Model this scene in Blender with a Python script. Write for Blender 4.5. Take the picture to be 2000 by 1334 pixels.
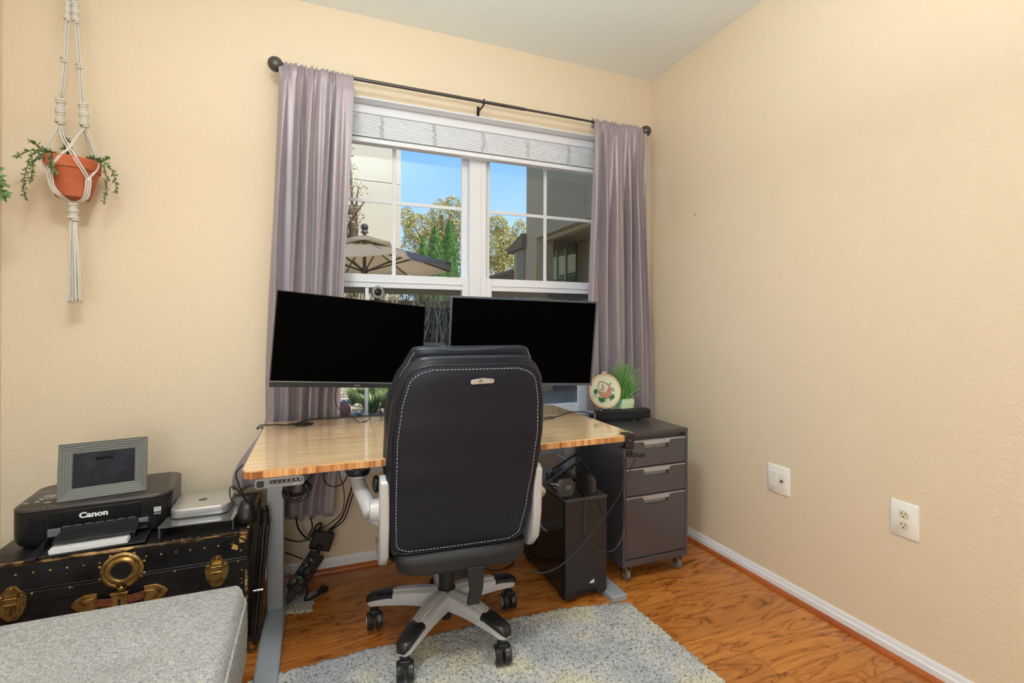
import bpy, math, random
from math import sin, cos, pi, radians, sqrt, atan2
from mathutils import Vector, Matrix, noise
import numpy as np

for o in list(bpy.data.objects): bpy.data.objects.remove(o)
SC = bpy.context.scene
COL = SC.collection
V = Vector

# ------------------------------------------------------------------ camera
EYE = 1.207
FPX, YAW, ROLL, HORIZON = 955.7, radians(21.82), radians(.2213), 632.83
cam_d = bpy.data.cameras.new('camera'); cam = bpy.data.objects.new('camera', cam_d); COL.objects.link(cam)
fwd = V((sin(YAW), cos(YAW), 0)); rgt = V((cos(YAW), -sin(YAW), 0)); upv = V((0, 0, 1))
r2 = rgt*cos(ROLL) + upv*sin(ROLL); u2 = -rgt*sin(ROLL) + upv*cos(ROLL)
cam.matrix_world = Matrix(((r2.x, u2.x, -fwd.x, 0), (r2.y, u2.y, -fwd.y, 0), (r2.z, u2.z, -fwd.z, EYE), (0, 0, 0, 1)))
cam_d.sensor_width = 36; cam_d.lens = FPX/2000*36; cam_d.shift_y = -(667-HORIZON)/2000
cam_d.clip_start = .05; cam_d.clip_end = 200
SC.camera = cam

# ------------------------------------------------------------------ view, world, sun, big lights
SC.view_settings.view_transform = 'Standard'; SC.view_settings.look = 'None'
SC.view_settings.exposure = -0.03; SC.view_settings.gamma = 1; SC.view_settings.use_curve_mapping = False
w = bpy.data.worlds.new('sky'); SC.world = w; w.use_nodes = True
nt = w.node_tree; nt.nodes.clear()
tc = nt.nodes.new('ShaderNodeTexCoord'); sp = nt.nodes.new('ShaderNodeSeparateXYZ')
cr = nt.nodes.new('ShaderNodeValToRGB'); bg = nt.nodes.new('ShaderNodeBackground'); ow = nt.nodes.new('ShaderNodeOutputWorld')
nt.links.new(tc.outputs['Generated'], sp.inputs[0]); nt.links.new(sp.outputs['Z'], cr.inputs[0])
cr.color_ramp.elements[0].position = 0.0; cr.color_ramp.elements[0].color = (.62, .80, .95, 1)
cr.color_ramp.elements[1].position = .55; cr.color_ramp.elements[1].color = (.10, .28, .75, 1)
e = cr.color_ramp.elements.new(.16); e.color = (.42, .68, .97, 1)
e = cr.color_ramp.elements.new(.34); e.color = (.20, .47, .93, 1)
nt.links.new(cr.outputs[0], bg.inputs[0]); bg.inputs[1].default_value = 1.3
nt.links.new(bg.outputs[0], ow.inputs[0])

def light(name, kind, loc, target, energy, color=(1, 1, 1), size=1, size_y=None, shape=None):
    l = bpy.data.lights.new(name, kind); o = bpy.data.objects.new(name, l); COL.objects.link(o)
    l.energy = energy; l.color = color; o.location = loc
    o.rotation_euler = (V(target)-V(loc)).to_track_quat('-Z', 'Y').to_euler()
    if kind == 'AREA':
        l.size = size
        if size_y: l.shape = 'RECTANGLE'; l.size_y = size_y
        if shape: l.shape = shape
    return o
sun = light('sun', 'SUN', (2.8, -3.6, 10), (0, 2.6, 0), 5.5, (1, .93, .80)); sun.data.angle = radians(.6)
# added fill light by the rear wall
light('rear_fill', 'AREA', (-.58, -1.75, 1.35), (.7, 2.5, 1.0), 28, (.90, .97, 1.0), 1.0, 1.7)
# upward area light added to brighten the ceiling, standing in for bounced flash
light('ceiling_fill', 'AREA', (.30, .62, 1.98), (.30, .621, 2.75), 44, (.88, .96, 1.0), .6)

# ------------------------------------------------------------------ pixel helpers (photo ray onto a real plane)
def ray(u, v):
    a = (u-1000)/FPX; b = (HORIZON-v)/FPX
    return fwd + r2*a + u2*b
def onY(u, v, Y): r = ray(u, v); t = Y/r.y; return V((r.x*t, Y, EYE+r.z*t))
def onX(u, v, X): r = ray(u, v); t = X/r.x; return V((X, r.y*t, EYE+r.z*t))
def onZ(u, v, Z): r = ray(u, v); t = (Z-EYE)/r.z; return V((r.x*t, r.y*t, Z))
def onD(u, v, D): r = ray(u, v); return V((r.x*D, r.y*D, EYE+r.z*D))

# ------------------------------------------------------------------ materials
MATS = {}
def srgb(r, g, b):
    f = lambda c: (c/255/12.92) if c/255 <= .04045 else ((c/255+.055)/1.055)**2.4
    return (f(r), f(g), f(b), 1)
def mat(name, col, rough=.5, metal=0, spec=.5, bump=None, mix=None, coat=0, sheen=0, trans=0, alpha=1, emit=None):
    """col: linear rgb; mix=(col2, scale, lo, hi[, stretch, detail]); bump=(scale, strength, dist)"""
    if name in MATS: return MATS[name]
    m = bpy.data.materials.new(name); m.use_nodes = True
    n = m.node_tree.nodes; L = m.node_tree.links; b = n['Principled BSDF']
    c = tuple(col)[:3]+(1,)
    b.inputs['Base Color'].default_value = c; b.inputs['Roughness'].default_value = rough
    b.inputs['Metallic'].default_value = metal; b.inputs['Specular IOR Level'].default_value = spec
    b.inputs['Coat Weight'].default_value = coat; b.inputs['Coat Roughness'].default_value = .1
    b.inputs['Sheen Weight'].default_value = sheen
    b.inputs['Transmission Weight'].default_value = trans; b.inputs['Alpha'].default_value = alpha
    if emit: b.inputs['Emission Color'].default_value = tuple(emit[0])[:3]+(1,); b.inputs['Emission Strength'].default_value = emit[1]
    tcn = n.new('ShaderNodeTexCoord')
    if mix:
        mp = n.new('ShaderNodeMapping'); L.new(tcn.outputs['Object'], mp.inputs[0])
        if len(mix) > 4: mp.inputs['Scale'].default_value = mix[4]
        nz = n.new('ShaderNodeTexNoise'); nz.inputs['Scale'].default_value = mix[1]; nz.inputs['Detail'].default_value = mix[5] if len(mix) > 5 else 5
        L.new(mp.outputs[0], nz.inputs[0])
        rp = n.new('ShaderNodeValToRGB'); rp.color_ramp.elements[0].position = mix[2]; rp.color_ramp.elements[1].position = mix[3]
        rp.color_ramp.elements[0].color = c; rp.color_ramp.elements[1].color = tuple(mix[0])[:3]+(1,)
        L.new(nz.outputs[0], rp.inputs[0]); L.new(rp.outputs[0], b.inputs['Base Color'])
    if bump:
        nb = n.new('ShaderNodeTexNoise'); nb.inputs['Scale'].default_value = bump[0]; nb.inputs['Detail'].default_value = 3
        mp = n.new('ShaderNodeMapping'); L.new(tcn.outputs['Object'], mp.inputs[0]); L.new(mp.outputs[0], nb.inputs[0])
        if len(bump) > 3: mp.inputs['Scale'].default_value = bump[3]
        bp = n.new('ShaderNodeBump'); bp.inputs['Strength'].default_value = bump[1]; bp.inputs['Distance'].default_value = bump[2]
        L.new(nb.outputs[0], bp.inputs['Height']); L.new(bp.outputs[0], b.inputs['Normal'])
    MATS[name] = m
    return m

WALLC = srgb(228, 211, 184)
M_wall = mat('wall_paint', WALLC, .62, spec=.35, bump=(95, .55, .004))
M_ceil = mat('ceiling_paint', srgb(236, 242, 240), .8, bump=(60, .3, .003))
M_white = mat('white_trim', srgb(232, 234, 238), .35)
M_vinyl = mat('white_vinyl', srgb(238, 240, 246), .3)
M_plate = mat('white_plastic', srgb(236, 234, 226), .3)
M_ivory = mat('ivory_plastic', srgb(222, 214, 190), .3)
M_black = mat('black_plastic', (.012, .012, .013), .35)
M_blackmatte = mat('matte_black', (.010, .010, .011), .6)
M_cable = mat('cable_rubber', (.006, .006, .006), .45)
M_screen = mat('screen_black', (.0004, .0004, .0004), .6, spec=.02)
M_leather = mat('black_leather', (.006, .009, .018), .34, bump=(260, .18, .001), spec=.45)
M_leather2 = mat('black_leather_panel', (.0070, .0105, .021), .44, bump=(420, .25, .001, (1, 1, .3)), spec=.35)
M_thread = mat('white_thread', (.55, .56, .58), .7)
M_silver = mat('silver_plastic', srgb(196, 198, 201), .32, metal=.2)
M_alu = mat('aluminium', srgb(205, 206, 207), .33, metal=.75)
M_chrome = mat('chrome', (.7, .7, .72), .12, metal=1)
M_greymetal = mat('grey_steel', srgb(172, 180, 190), .36, metal=.25, bump=(300, .05, .001))
M_cab = mat('graphite_metal', srgb(88, 84, 88), .38, metal=.3)
M_cabtop = mat('graphite_metal_top', srgb(78, 75, 77), .3, metal=.35)
M_rod = mat('bronze_grey', srgb(84, 82, 80), .38, metal=.6, mix=(srgb(110, 100, 92), 180, .5, .8))
M_curtain = mat('satin_curtain', srgb(146, 137, 145), .38, spec=.6, sheen=.3, metal=.2, bump=(500, .05, .0006, (.3, .3, 4)), mix=(srgb(164, 150, 155), 3, .35, .7, (3, 3, .4)))
M_terra = mat('terracotta', srgb(178, 88, 52), .8, mix=(srgb(196, 112, 76), 14, .4, .75), bump=(80, .15, .002))
M_cord = mat('cotton_cord', srgb(222, 216, 205), .85, bump=(500, .7, .002))
M_leaf = mat('vine_leaf', srgb(124, 142, 78), .5, mix=(srgb(66, 96, 58), 60, .4, .6))
M_leaf2 = mat('pale_leaf', srgb(138, 170, 110), .5, mix=(srgb(84, 128, 70), 50, .4, .6))
M_blind = mat('blind_slat', srgb(242, 245, 250), .38)
M_soil = mat('soil', (.03, .02, .015), .9)
M_brass = mat('aged_brass', srgb(186, 152, 92), .34, metal=.85, mix=(srgb(104, 80, 46), 45, .45, .7))
M_strap = mat('worn_leather', srgb(122, 66, 40), .6, mix=(srgb(70, 34, 20), 60, .4, .7), bump=(200, .4, .002))
M_paper = mat('paper', (.75, .76, .78), .6)
M_foot = mat('rubber_grey', srgb(120, 120, 116), .6)

def glass_mat(name, col=(1, 1, 1), gloss=.06, tint=1.0):
    m = bpy.data.materials.new(name); m.use_nodes = True; n = m.node_tree.nodes; L = m.node_tree.links; n.clear()
    t = n.new('ShaderNodeBsdfTransparent'); g = n.new('ShaderNodeBsdfGlossy'); mx = n.new('ShaderNodeMixShader'); o = n.new('ShaderNodeOutputMaterial')
    t.inputs[0].default_value = (*[c*tint for c in col], 1); g.inputs['Roughness'].default_value = .02; mx.inputs[0].default_value = gloss
    L.new(t.outputs[0], mx.inputs[1]); L.new(g.outputs[0], mx.inputs[2]); L.new(mx.outputs[0], o.inputs[0]); return m
M_glass = glass_mat('window_glass', gloss=.035)
M_sideglass = mat('dark_glass', (.010, .010, .013), .06, spec=.5)

def floor_mat():
    m = bpy.data.materials.new('cherry_planks'); m.use_nodes = True; n = m.node_tree.nodes; L = m.node_tree.links; b = n['Principled BSDF']
    tc = n.new('ShaderNodeTexCoord')
    mp0 = n.new('ShaderNodeMapping'); L.new(tc.outputs['Object'], mp0.inputs[0]); mp0.inputs['Location'].default_value = (.35, .045, 0)
    br = n.new('ShaderNodeTexBrick'); L.new(mp0.outputs[0], br.inputs[0])
    br.inputs['Scale'].default_value = 1; br.inputs['Brick Width'].default_value = 1.15; br.inputs['Row Height'].default_value = .127
    br.inputs['Mortar Size'].default_value = .0012; br.inputs['Mortar Smooth'].default_value = .3; br.inputs['Bias'].default_value = 0
    br.offset = .37; br.offset_frequency = 3; br.squash = .8; br.squash_frequency = 2
    br.inputs['Color1'].default_value = (0, 0, 0, 1); br.inputs['Color2'].default_value = (1, 1, 1, 1); br.inputs['Mortar'].default_value = (.5, .5, .5, 1)
    # grain: stretched noise, distorted, offset by plank value
    sep = n.new('ShaderNodeSeparateXYZ'); L.new(tc.outputs['Object'], sep.inputs[0])
    ml = n.new('ShaderNodeMath'); ml.operation = 'MULTIPLY'; ml.inputs[1].default_value = 7.3; L.new(br.outputs['Color'], ml.inputs[0])
    ad = n.new('ShaderNodeMath'); ad.operation = 'ADD'; L.new(sep.outputs['X'], ad.inputs[0]); L.new(ml.outputs[0], ad.inputs[1])
    cb = n.new('ShaderNodeCombineXYZ'); L.new(ad.outputs[0], cb.inputs[0]); L.new(sep.outputs['Y'], cb.inputs[1]); L.new(ml.outputs[0], cb.inputs[2])
    mp = n.new('ShaderNodeMapping'); mp.inputs['Scale'].default_value = (1.3, 5.5, 1); L.new(cb.outputs[0], mp.inputs[0])
    nz = n.new('ShaderNodeTexNoise'); nz.inputs['Scale'].default_value = 1.5; nz.inputs['Detail'].default_value = 3; nz.inputs['Distortion'].default_value = 1.6; L.new(mp.outputs[0], nz.inputs[0])
    # contour lines of the noise = cathedral grain
    mm = n.new('ShaderNodeMath'); mm.operation = 'MULTIPLY'; mm.inputs[1].default_value = 11; L.new(nz.outputs[0], mm.inputs[0])
    fr = n.new('ShaderNodeMath'); fr.operation = 'PINGPONG'; fr.inputs[1].default_value = 1; L.new(mm.outputs[0], fr.inputs[0])
    rp = n.new('ShaderNodeValToRGB'); L.new(fr.outputs[0], rp.inputs[0])
    rp.color_ramp.elements[0].position = 0; rp.color_ramp.elements[0].color = srgb(126, 72, 28)
    rp.color_ramp.elements[1].position = 1; rp.color_ramp.elements[1].color = srgb(206, 138, 66)
    ee = rp.color_ramp.elements.new(.14); ee.color = srgb(188, 118, 52)
    nf = n.new('ShaderNodeTexNoise'); nf.inputs['Scale'].default_value = 7; nf.inputs['Detail'].default_value = 8; nf.inputs['Roughness'].default_value = .75
    mp2 = n.new('ShaderNodeMapping'); mp2.inputs['Scale'].default_value = (1, 9, 1); L.new(cb.outputs[0], mp2.inputs[0]); L.new(mp2.outputs[0], nf.inputs[0])
    rf = n.new('ShaderNodeValToRGB'); rf.color_ramp.elements[0].position = .3; rf.color_ramp.elements[0].color = (.84, .80, .76, 1)
    rf.color_ramp.elements[1].position = .72; rf.color_ramp.elements[1].color = (1.08, 1.05, 1, 1); L.new(nf.outputs[0], rf.inputs[0])
    mx = n.new('ShaderNodeMix'); mx.data_type = 'RGBA'; mx.blend_type = 'MULTIPLY'; mx.inputs[0].default_value = 1
    L.new(rp.outputs[0], mx.inputs[6]); L.new(rf.outputs[0], mx.inputs[7])
    # plank tone
    pt = n.new('ShaderNodeValToRGB'); pt.color_ramp.elements[0].color = (.78, .72, .68, 1); pt.color_ramp.elements[1].color = (1.1, 1.08, 1.05, 1); L.new(br.outputs['Color'], pt.inputs[0])
    mx2 = n.new('ShaderNodeMix'); mx2.data_type = 'RGBA'; mx2.blend_type = 'MULTIPLY'; mx2.inputs[0].default_value = 1
    L.new(mx.outputs[2], mx2.inputs[6]); L.new(pt.outputs[0], mx2.inputs[7])
    mx3 = n.new('ShaderNodeMix'); mx3.data_type = 'RGBA'; mx3.inputs[7].default_value = srgb(70, 30, 14)
    mf = n.new('ShaderNodeMath'); mf.operation = 'MULTIPLY'; mf.inputs[1].default_value = .75; L.new(br.outputs['Fac'], mf.inputs[0])
    L.new(mf.outputs[0], mx3.inputs[0]); L.new(mx2.outputs[2], mx3.inputs[6]); L.new(mx3.outputs[2], b.inputs['Base Color'])
    b.inputs['Roughness'].default_value = .24; b.inputs['Specular IOR Level'].default_value = .5
    bp = n.new('ShaderNodeBump'); bp.inputs['Strength'].default_value = .25; bp.inputs['Distance'].default_value = .001; bp.invert = True
    L.new(br.outputs['Fac'], bp.inputs['Height']); L.new(bp.outputs[0], b.inputs['Normal'])
    return m
M_floor = floor_mat()
M_quarter = mat('cherry_trim', srgb(180, 98, 46), .3, mix=(srgb(156, 78, 36), 8, .35, .7, (1, 1, 1)))

def bamboo_mat(edge=False):
    m = bpy.data.materials.new('bamboo_edge' if edge else 'bamboo_top'); m.use_nodes = True; n = m.node_tree.nodes; L = m.node_tree.links; b = n['Principled BSDF']
    tc = n.new('ShaderNodeTexCoord'); mp = n.new('ShaderNodeMapping'); L.new(tc.outputs['Object'], mp.inputs[0])
    nz = n.new('ShaderNodeTexNoise'); nz.inputs['Detail'].default_value = 4
    if edge:
        mp.inputs['Scale'].default_value = (55, 55, .6); nz.inputs['Scale'].default_value = 1
        stops = [(.36, srgb(140, 84, 46)), (.5, srgb(196, 136, 82)), (.64, srgb(222, 172, 114))]
    else:
        mp.inputs['Scale'].default_value = (2.2, 60, 1); nz.inputs['Scale'].default_value = 1.6
        stops = [(.30, srgb(208, 164, 116)), (.48, srgb(232, 196, 148)), (.7, srgb(242, 212, 168))]
    L.new(mp.outputs[0], nz.inputs[0])
    rp = n.new('ShaderNodeValToRGB'); L.new(nz.outputs[0], rp.inputs[0])
    rp.color_ramp.elements[0].position = stops[0][0]; rp.color_ramp.elements[0].color = stops[0][1]
    rp.color_ramp.elements[1].position = stops[2][0]; rp.color_ramp.elements[1].color = stops[2][1]
    x = rp.color_ramp.elements.new(stops[1][0]); x.color = stops[1][1]
    L.new(rp.outputs[0], b.inputs['Base Color']); b.inputs['Roughness'].default_value = .3 if edge else .14
    if not edge: b.inputs['Coat Weight'].default_value = 1; b.inputs['Coat Roughness'].default_value = .06; b.inputs['Coat IOR'].default_value = 1.7
    return m
M_bam = bamboo_mat(); M_bamedge = bamboo_mat(True)

def trunk_mat():
    m = bpy.data.materials.new('trunk_black'); m.use_nodes = True; n = m.node_tree.nodes; L = m.node_tree.links; b = n['Principled BSDF']
    tc = n.new('ShaderNodeTexCoord')
    nz = n.new('ShaderNodeTexNoise'); nz.inputs['Scale'].default_value = 140; nz.inputs['Detail'].default_value = 2; L.new(tc.outputs['Object'], nz.inputs[0])
    rp = n.new('ShaderNodeValToRGB'); L.new(nz.outputs[0], rp.inputs[0])
    rp.color_ramp.elements[0].position = .70; rp.color_ramp.elements[0].color = (.008, .008, .009, 1)
    rp.color_ramp.elements[1].position = .76; rp.color_ramp.elements[1].color = (.28, .28, .30, 1)
    n2 = n.new('ShaderNodeTexNoise'); n2.inputs['Scale'].default_value = 9; n2.inputs['Detail'].default_value = 8; L.new(tc.outputs['Object'], n2.inputs[0])
    r2_ = n.new('ShaderNodeValToRGB'); L.new(n2.outputs[0], r2_.inputs[0]); r2_.color_ramp.elements[0].position = .35; r2_.color_ramp.elements[0].color = (.25, .25, .25, 1)
    r2_.color_ramp.elements[1].position = .75; r2_.color_ramp.elements[1].color = (.6, .6, .6, 1)
    L.new(rp.outputs[0], b.inputs['Base Color']); L.new(r2_.outputs[0], b.inputs['Roughness'])
    return m
M_trunk = trunk_mat()
M_trunkedge = mat('worn_edge', srgb(52, 40, 26), .45, metal=.4, mix=(srgb(196, 160, 112), 22, .46, .62, (1, 3, 3), 8))

def fabric_mat(name, c1, c2, c3, sc=320, stretch=(1, 1, 1)):
    m = bpy.data.materials.new(name); m.use_nodes = True; n = m.node_tree.nodes; L = m.node_tree.links; b = n['Principled BSDF']
    tc = n.new('ShaderNodeTexCoord')
    outs = []
    for s in ((1, .16, 1), (.16, 1, .16)):
        mp = n.new('ShaderNodeMapping'); mp.inputs['Scale'].default_value = s; L.new(tc.outputs['Object'], mp.inputs[0])
        nz = n.new('ShaderNodeTexNoise'); nz.inputs['Scale'].default_value = sc; nz.inputs['Detail'].default_value = 3; L.new(mp.outputs[0], nz.inputs[0]); outs.append(nz)
    av = n.new('ShaderNodeMath'); av.operation = 'ADD'; L.new(outs[0].outputs[0], av.inputs[0]); L.new(outs[1].outputs[0], av.inputs[1])
    hf = n.new('ShaderNodeMath'); hf.operation = 'MULTIPLY'; hf.inputs[1].default_value = .5; L.new(av.outputs[0], hf.inputs[0])
    rp = n.new('ShaderNodeValToRGB'); L.new(hf.outputs[0], rp.inputs[0])
    rp.color_ramp.elements[0].position = .38; rp.color_ramp.elements[0].color = c1; rp.color_ramp.elements[1].position = .62; rp.color_ramp.elements[1].color = c3
    x = rp.color_ramp.elements.new(.5); x.color = c2
    L.new(rp.outputs[0], b.inputs['Base Color']); b.inputs['Roughness'].default_value = .9
    bp = n.new('ShaderNodeBump'); bp.inputs['Strength'].default_value = .5; bp.inputs['Distance'].default_value = .001
    L.new(hf.outputs[0], bp.inputs['Height']); L.new(bp.outputs[0], b.inputs['Normal'])
    return m
M_bench = fabric_mat('grey_linen', srgb(112, 112, 112), srgb(158, 158, 157), srgb(192, 192, 190), 620)

def rug_mat():
    m = bpy.data.materials.new('shag_rug'); m.use_nodes = True; n = m.node_tree.nodes; L = m.node_tree.links; b = n['Principled BSDF']
    tc = n.new('ShaderNodeTexCoord')
    # patches
    nz = n.new('ShaderNodeTexNoise'); nz.inputs['Scale'].default_value = 3.4; nz.inputs['Detail'].default_value = 2; L.new(tc.outputs['Object'], nz.inputs[0])
    rp = n.new('ShaderNodeValToRGB'); L.new(nz.outputs[0], rp.inputs[0]); rp.color_ramp.interpolation = 'LINEAR'
    E_ = rp.color_ramp.elements; E_[0].position = .40; E_[0].color = srgb(188, 191, 196); E_[1].position = .60; E_[1].color = srgb(222, 217, 196)
    x = E_.new(.49); x.color = srgb(206, 207, 206)
    # dark specks of the pile
    n2 = n.new('ShaderNodeTexNoise'); n2.inputs['Scale'].default_value = 130; n2.inputs['Detail'].default_value = 4; n2.inputs['Roughness'].default_value = .7; n2.inputs['Distortion'].default_value = .6
    L.new(tc.outputs['Object'], n2.inputs[0])
    r2_ = n.new('ShaderNodeValToRGB'); L.new(n2.outputs[0], r2_.inputs[0]); r2_.color_ramp.elements[0].position = .36; r2_.color_ramp.elements[0].color = (.18, .17, .15, 1)
    r2_.color_ramp.elements[1].position = .50; r2_.color_ramp.elements[1].color = (1, 1, 1, 1)
    mx = n.new('ShaderNodeMix'); mx.data_type = 'RGBA'; mx.blend_type = 'MULTIPLY'; mx.inputs[0].default_value = 1
    L.new(rp.outputs[0], mx.inputs[6]); L.new(r2_.outputs[0], mx.inputs[7]); L.new(mx.outputs[2], b.inputs['Base Color'])
    b.inputs['Roughness'].default_value = 1; b.inputs['Specular IOR Level'].default_value = .1
    bp = n.new('ShaderNodeBump'); bp.inputs['Strength'].default_value = 1; bp.inputs['Distance'].default_value = .004
    L.new(n2.outputs[0], bp.inputs['Height']); L.new(bp.outputs[0], b.inputs['Normal'])
    return m
M_rug = rug_mat()

# ------------------------------------------------------------------ mesh builder
def basis(d):
    d = V(d).normalized(); a = V((0, 0, 1)) if abs(d.z) < .9 else V((1, 0, 0))
    x = d.cross(a).normalized(); return x, d.cross(x).normalized()
def catmull(P, n=8, closed=False):
    P = [V(p) for p in P]; out = []; N = len(P)
    rng = range(N if closed else N-1)
    for i in rng:
        if closed: p0, p1, p2, p3 = P[(i-1) % N], P[i], P[(i+1) % N], P[(i+2) % N]
        else: p0 = P[i-1] if i else P[0]*2-P[1]; p1, p2 = P[i], P[i+1]; p3 = P[i+2] if i+2 < N else P[-1]*2-P[-2]
        for k in range(n):
            t = k/n; out.append(.5*((2*p1)+(p2-p0)*t+(2*p0-5*p1+4*p2-p3)*t*t+(3*p1-p0-3*p2+p3)*t**3))
    if not closed: out.append(P[-1])
    return out
def rrect(w, h, r, n=5, cx=0, cy=0):
    out = []
    for (sx, sy, a0) in ((1, 1, 0), (-1, 1, pi/2), (-1, -1, pi), (1, -1, 3*pi/2)):
        for k in range(n+1):
            a = a0+k/n*pi/2; out.append((cx+sx*(w/2-r)+r*cos(a), cy+sy*(h/2-r)+r*sin(a)))
    return out
class MB:
    def __init__(s): s.v = []; s.f = []; s.m = []; s.mi = 0
    def add(s, vs, fs):
        o = len(s.v); s.v += [tuple(p) for p in vs]; s.f += [tuple(i+o for i in f) for f in fs]; s.m += [s.mi]*len(fs); return s
    def box(s, c, d, R=None):
        c = V(c); pts = [V((x*d[0]/2, y*d[1]/2, z*d[2]/2)) for z in (-1, 1) for y in (-1, 1) for x in (-1, 1)]
        if R is not None: pts = [R @ p for p in pts]
        return s.add([p+c for p in pts], [(0, 2, 3, 1), (4, 5, 7, 6), (0, 1, 5, 4), (2, 6, 7, 3), (0, 4, 6, 2), (1, 3, 7, 5)])
    def bb(s, x0, x1, y0, y1, z0, z1): return s.box(((x0+x1)/2, (y0+y1)/2, (z0+z1)/2), (x1-x0, y1-y0, z1-z0))
    def prism(s, poly, plane, d0, d1, R=None, c=(0, 0, 0)):
        n = len(poly); c = V(c)
        def P(a, b, d):
            p = V((a, b, d)) if plane == 'xy' else V((a, d, b)) if plane == 'xz' else V((d, a, b))
            return (R @ p if R is not None else p)+c
        vs = [P(a, b, d0) for a, b in poly]+[P(a, b, d1) for a, b in poly]
        fs = [tuple(range(n-1, -1, -1)), tuple(range(n, 2*n))]+[(i, (i+1) % n, (i+1) % n+n, i+n) for i in range(n)]
        if plane == 'xz': fs = [f[::-1] for f in fs]
        if d1 < d0: fs = [f[::-1] for f in fs]
        return s.add(vs, fs)
    def cyl(s, a, b, r0, r1=None, n=16, cap=True):
        a, b = V(a), V(b); r1 = r0 if r1 is None else r1; x, y = basis(b-a)
        vs = [a+(x*cos(t)+y*sin(t))*r0 for t in [2*pi*k/n for k in range(n)]]+[b+(x*cos(t)+y*sin(t))*r1 for t in [2*pi*k/n for k in range(n)]]
        fs = [(i, (i+1) % n, (i+1) % n+n, i+n) for i in range(n)]
        if cap: fs += [tuple(range(n-1, -1, -1)), tuple(range(n, 2*n))]
        return s.add(vs, fs)
    def tube(s, P, r, n=8, closed=False, flat=None):
        P = [V(p) for p in P]; N = len(P); rings = []
        T = [(P[(i+1) % N]-P[i-1]) if closed else (P[min(i+1, N-1)]-P[max(i-1, 0)]) for i in range(N)]
        T = [t.normalized() if t.length > 1e-9 else V((0, 0, 1)) for t in T]
        x, y = basis(T[0])
        for i in range(N):
            if i:
                x = (x-T[i]*x.dot(T[i])); x = x.normalized() if x.length > 1e-6 else basis(T[i])[0]
            y = T[i].cross(x)
            rr = r[i] if hasattr(r, '__len__') else r
            fx = flat or 1
            rings.append([P[i]+(x*cos(2*pi*k/n)*rr*fx+y*sin(2*pi*k/n)*rr) for k in range(n)])
        vs = [p for q in rings for p in q]; fs = []
        for i in range(N if closed else N-1):
            a, b = i*n, ((i+1) % N)*n
            fs += [(a+k, a+(k+1) % n, b+(k+1) % n, b+k) for k in range(n)]
        if not closed: fs += [tuple(range(n-1, -1, -1)), tuple(range((N-1)*n, N*n))]
        return s.add(vs, fs)
    def loft(s, rings, caps=True, closed=False):
        n = len(rings[0]); vs = [p for q in rings for p in q]; fs = []
        N = len(rings)
        for i in range(N if closed else N-1):
            a, b = i*n, ((i+1) % N)*n
            fs += [(a+k, a+(k+1) % n, b+(k+1) % n, b+k) for k in range(n)]
        if caps and not closed: fs += [tuple(range(n-1, -1, -1)), tuple(range((N-1)*n, N*n))]
        return s.add(vs, fs)
    def lathe(s, prof, c=(0, 0, 0), R=None, n=24):
        c = V(c); rings = []
        for (r, z) in prof:
            rings.append([(R @ V((r*cos(2*pi*k/n), r*sin(2*pi*k/n), z)) if R is not None else V((r*cos(2*pi*k/n), r*sin(2*pi*k/n), z)))+c for k in range(n)])
        return s.loft(rings)
    def ball(s, c, r, n=12, sc=(1, 1, 1), R=None):
        prof = [(max(1e-4, sin(pi*k/(n//2)))*1, -cos(pi*k/(n//2))) for k in range(n//2+1)]; c = V(c); rings = []
        for (q, z) in prof:
            row = []
            for k in range(n):
                p = V((q*cos(2*pi*k/n)*r*sc[0], q*sin(2*pi*k/n)*r*sc[1], z*r*sc[2]))
                row.append((R @ p if R is not None else p)+c)
            rings.append(row)
        return s.loft(rings)
    def grid(s, nu, nv, fn):
        vs = [fn(i/nu, j/nv) for j in range(nv+1) for i in range(nu+1)]
        return s.add(vs, [(j*(nu+1)+i, j*(nu+1)+i+1, (j+1)*(nu+1)+i+1, (j+1)*(nu+1)+i) for j in range(nv) for i in range(nu)])

def link_mesh(name, mb, mats, parent=None, off=(0, 0, 0), bevel=0, seg=2, solid=0, sub=0, sharp=38, smooth=True):
    me = bpy.data.meshes.new(name); off = V(off)
    me.from_pydata([tuple(V(p)-off) for p in mb.v], [], mb.f); me.update()
    for m in (mats if isinstance(mats, (list, tuple)) else [mats]): me.materials.append(m)
    if any(mb.m): me.polygons.foreach_set('material_index', mb.m)
    if smooth:
        me.polygons.foreach_set('use_smooth', [True]*len(me.polygons))
        if sharp: me.set_sharp_from_angle(angle=radians(sharp))
    o = bpy.data.objects.new(name, me); COL.objects.link(o)
    if solid: md = o.modifiers.new('s', 'SOLIDIFY'); md.thickness = solid; md.offset = 0
    if bevel:
        md = o.modifiers.new('b', 'BEVEL'); md.width = bevel; md.segments = seg; md.limit_method = 'ANGLE'; md.angle_limit = radians(38); md.harden_normals = True
    if sub: md = o.modifiers.new('u', 'SUBSURF'); md.levels = sub; md.render_levels = sub
    if parent is not None: o.parent = parent
    return o
class Thing:
    """an Empty at the base of a thing; parts are given in world coordinates when world=True, else in its own"""
    def __init__(s, name, label, cat, loc=(0, 0, 0), rz=0, group=None, world=True):
        o = bpy.data.objects.new(name, None); COL.objects.link(o); o.empty_display_size = .05
        o.location = loc; o.rotation_euler = (0, 0, rz); o['label'] = label; o['category'] = cat
        if group: o['group'] = group
        s.o = o; s.off = V(loc) if world else V((0, 0, 0))
    def part(s, name, mb, mats, parent=None, label=None, **k):
        o = link_mesh(name, mb, mats, parent or s.o, off=s.off, **k)
        if label: o['label'] = label
        return o
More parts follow.
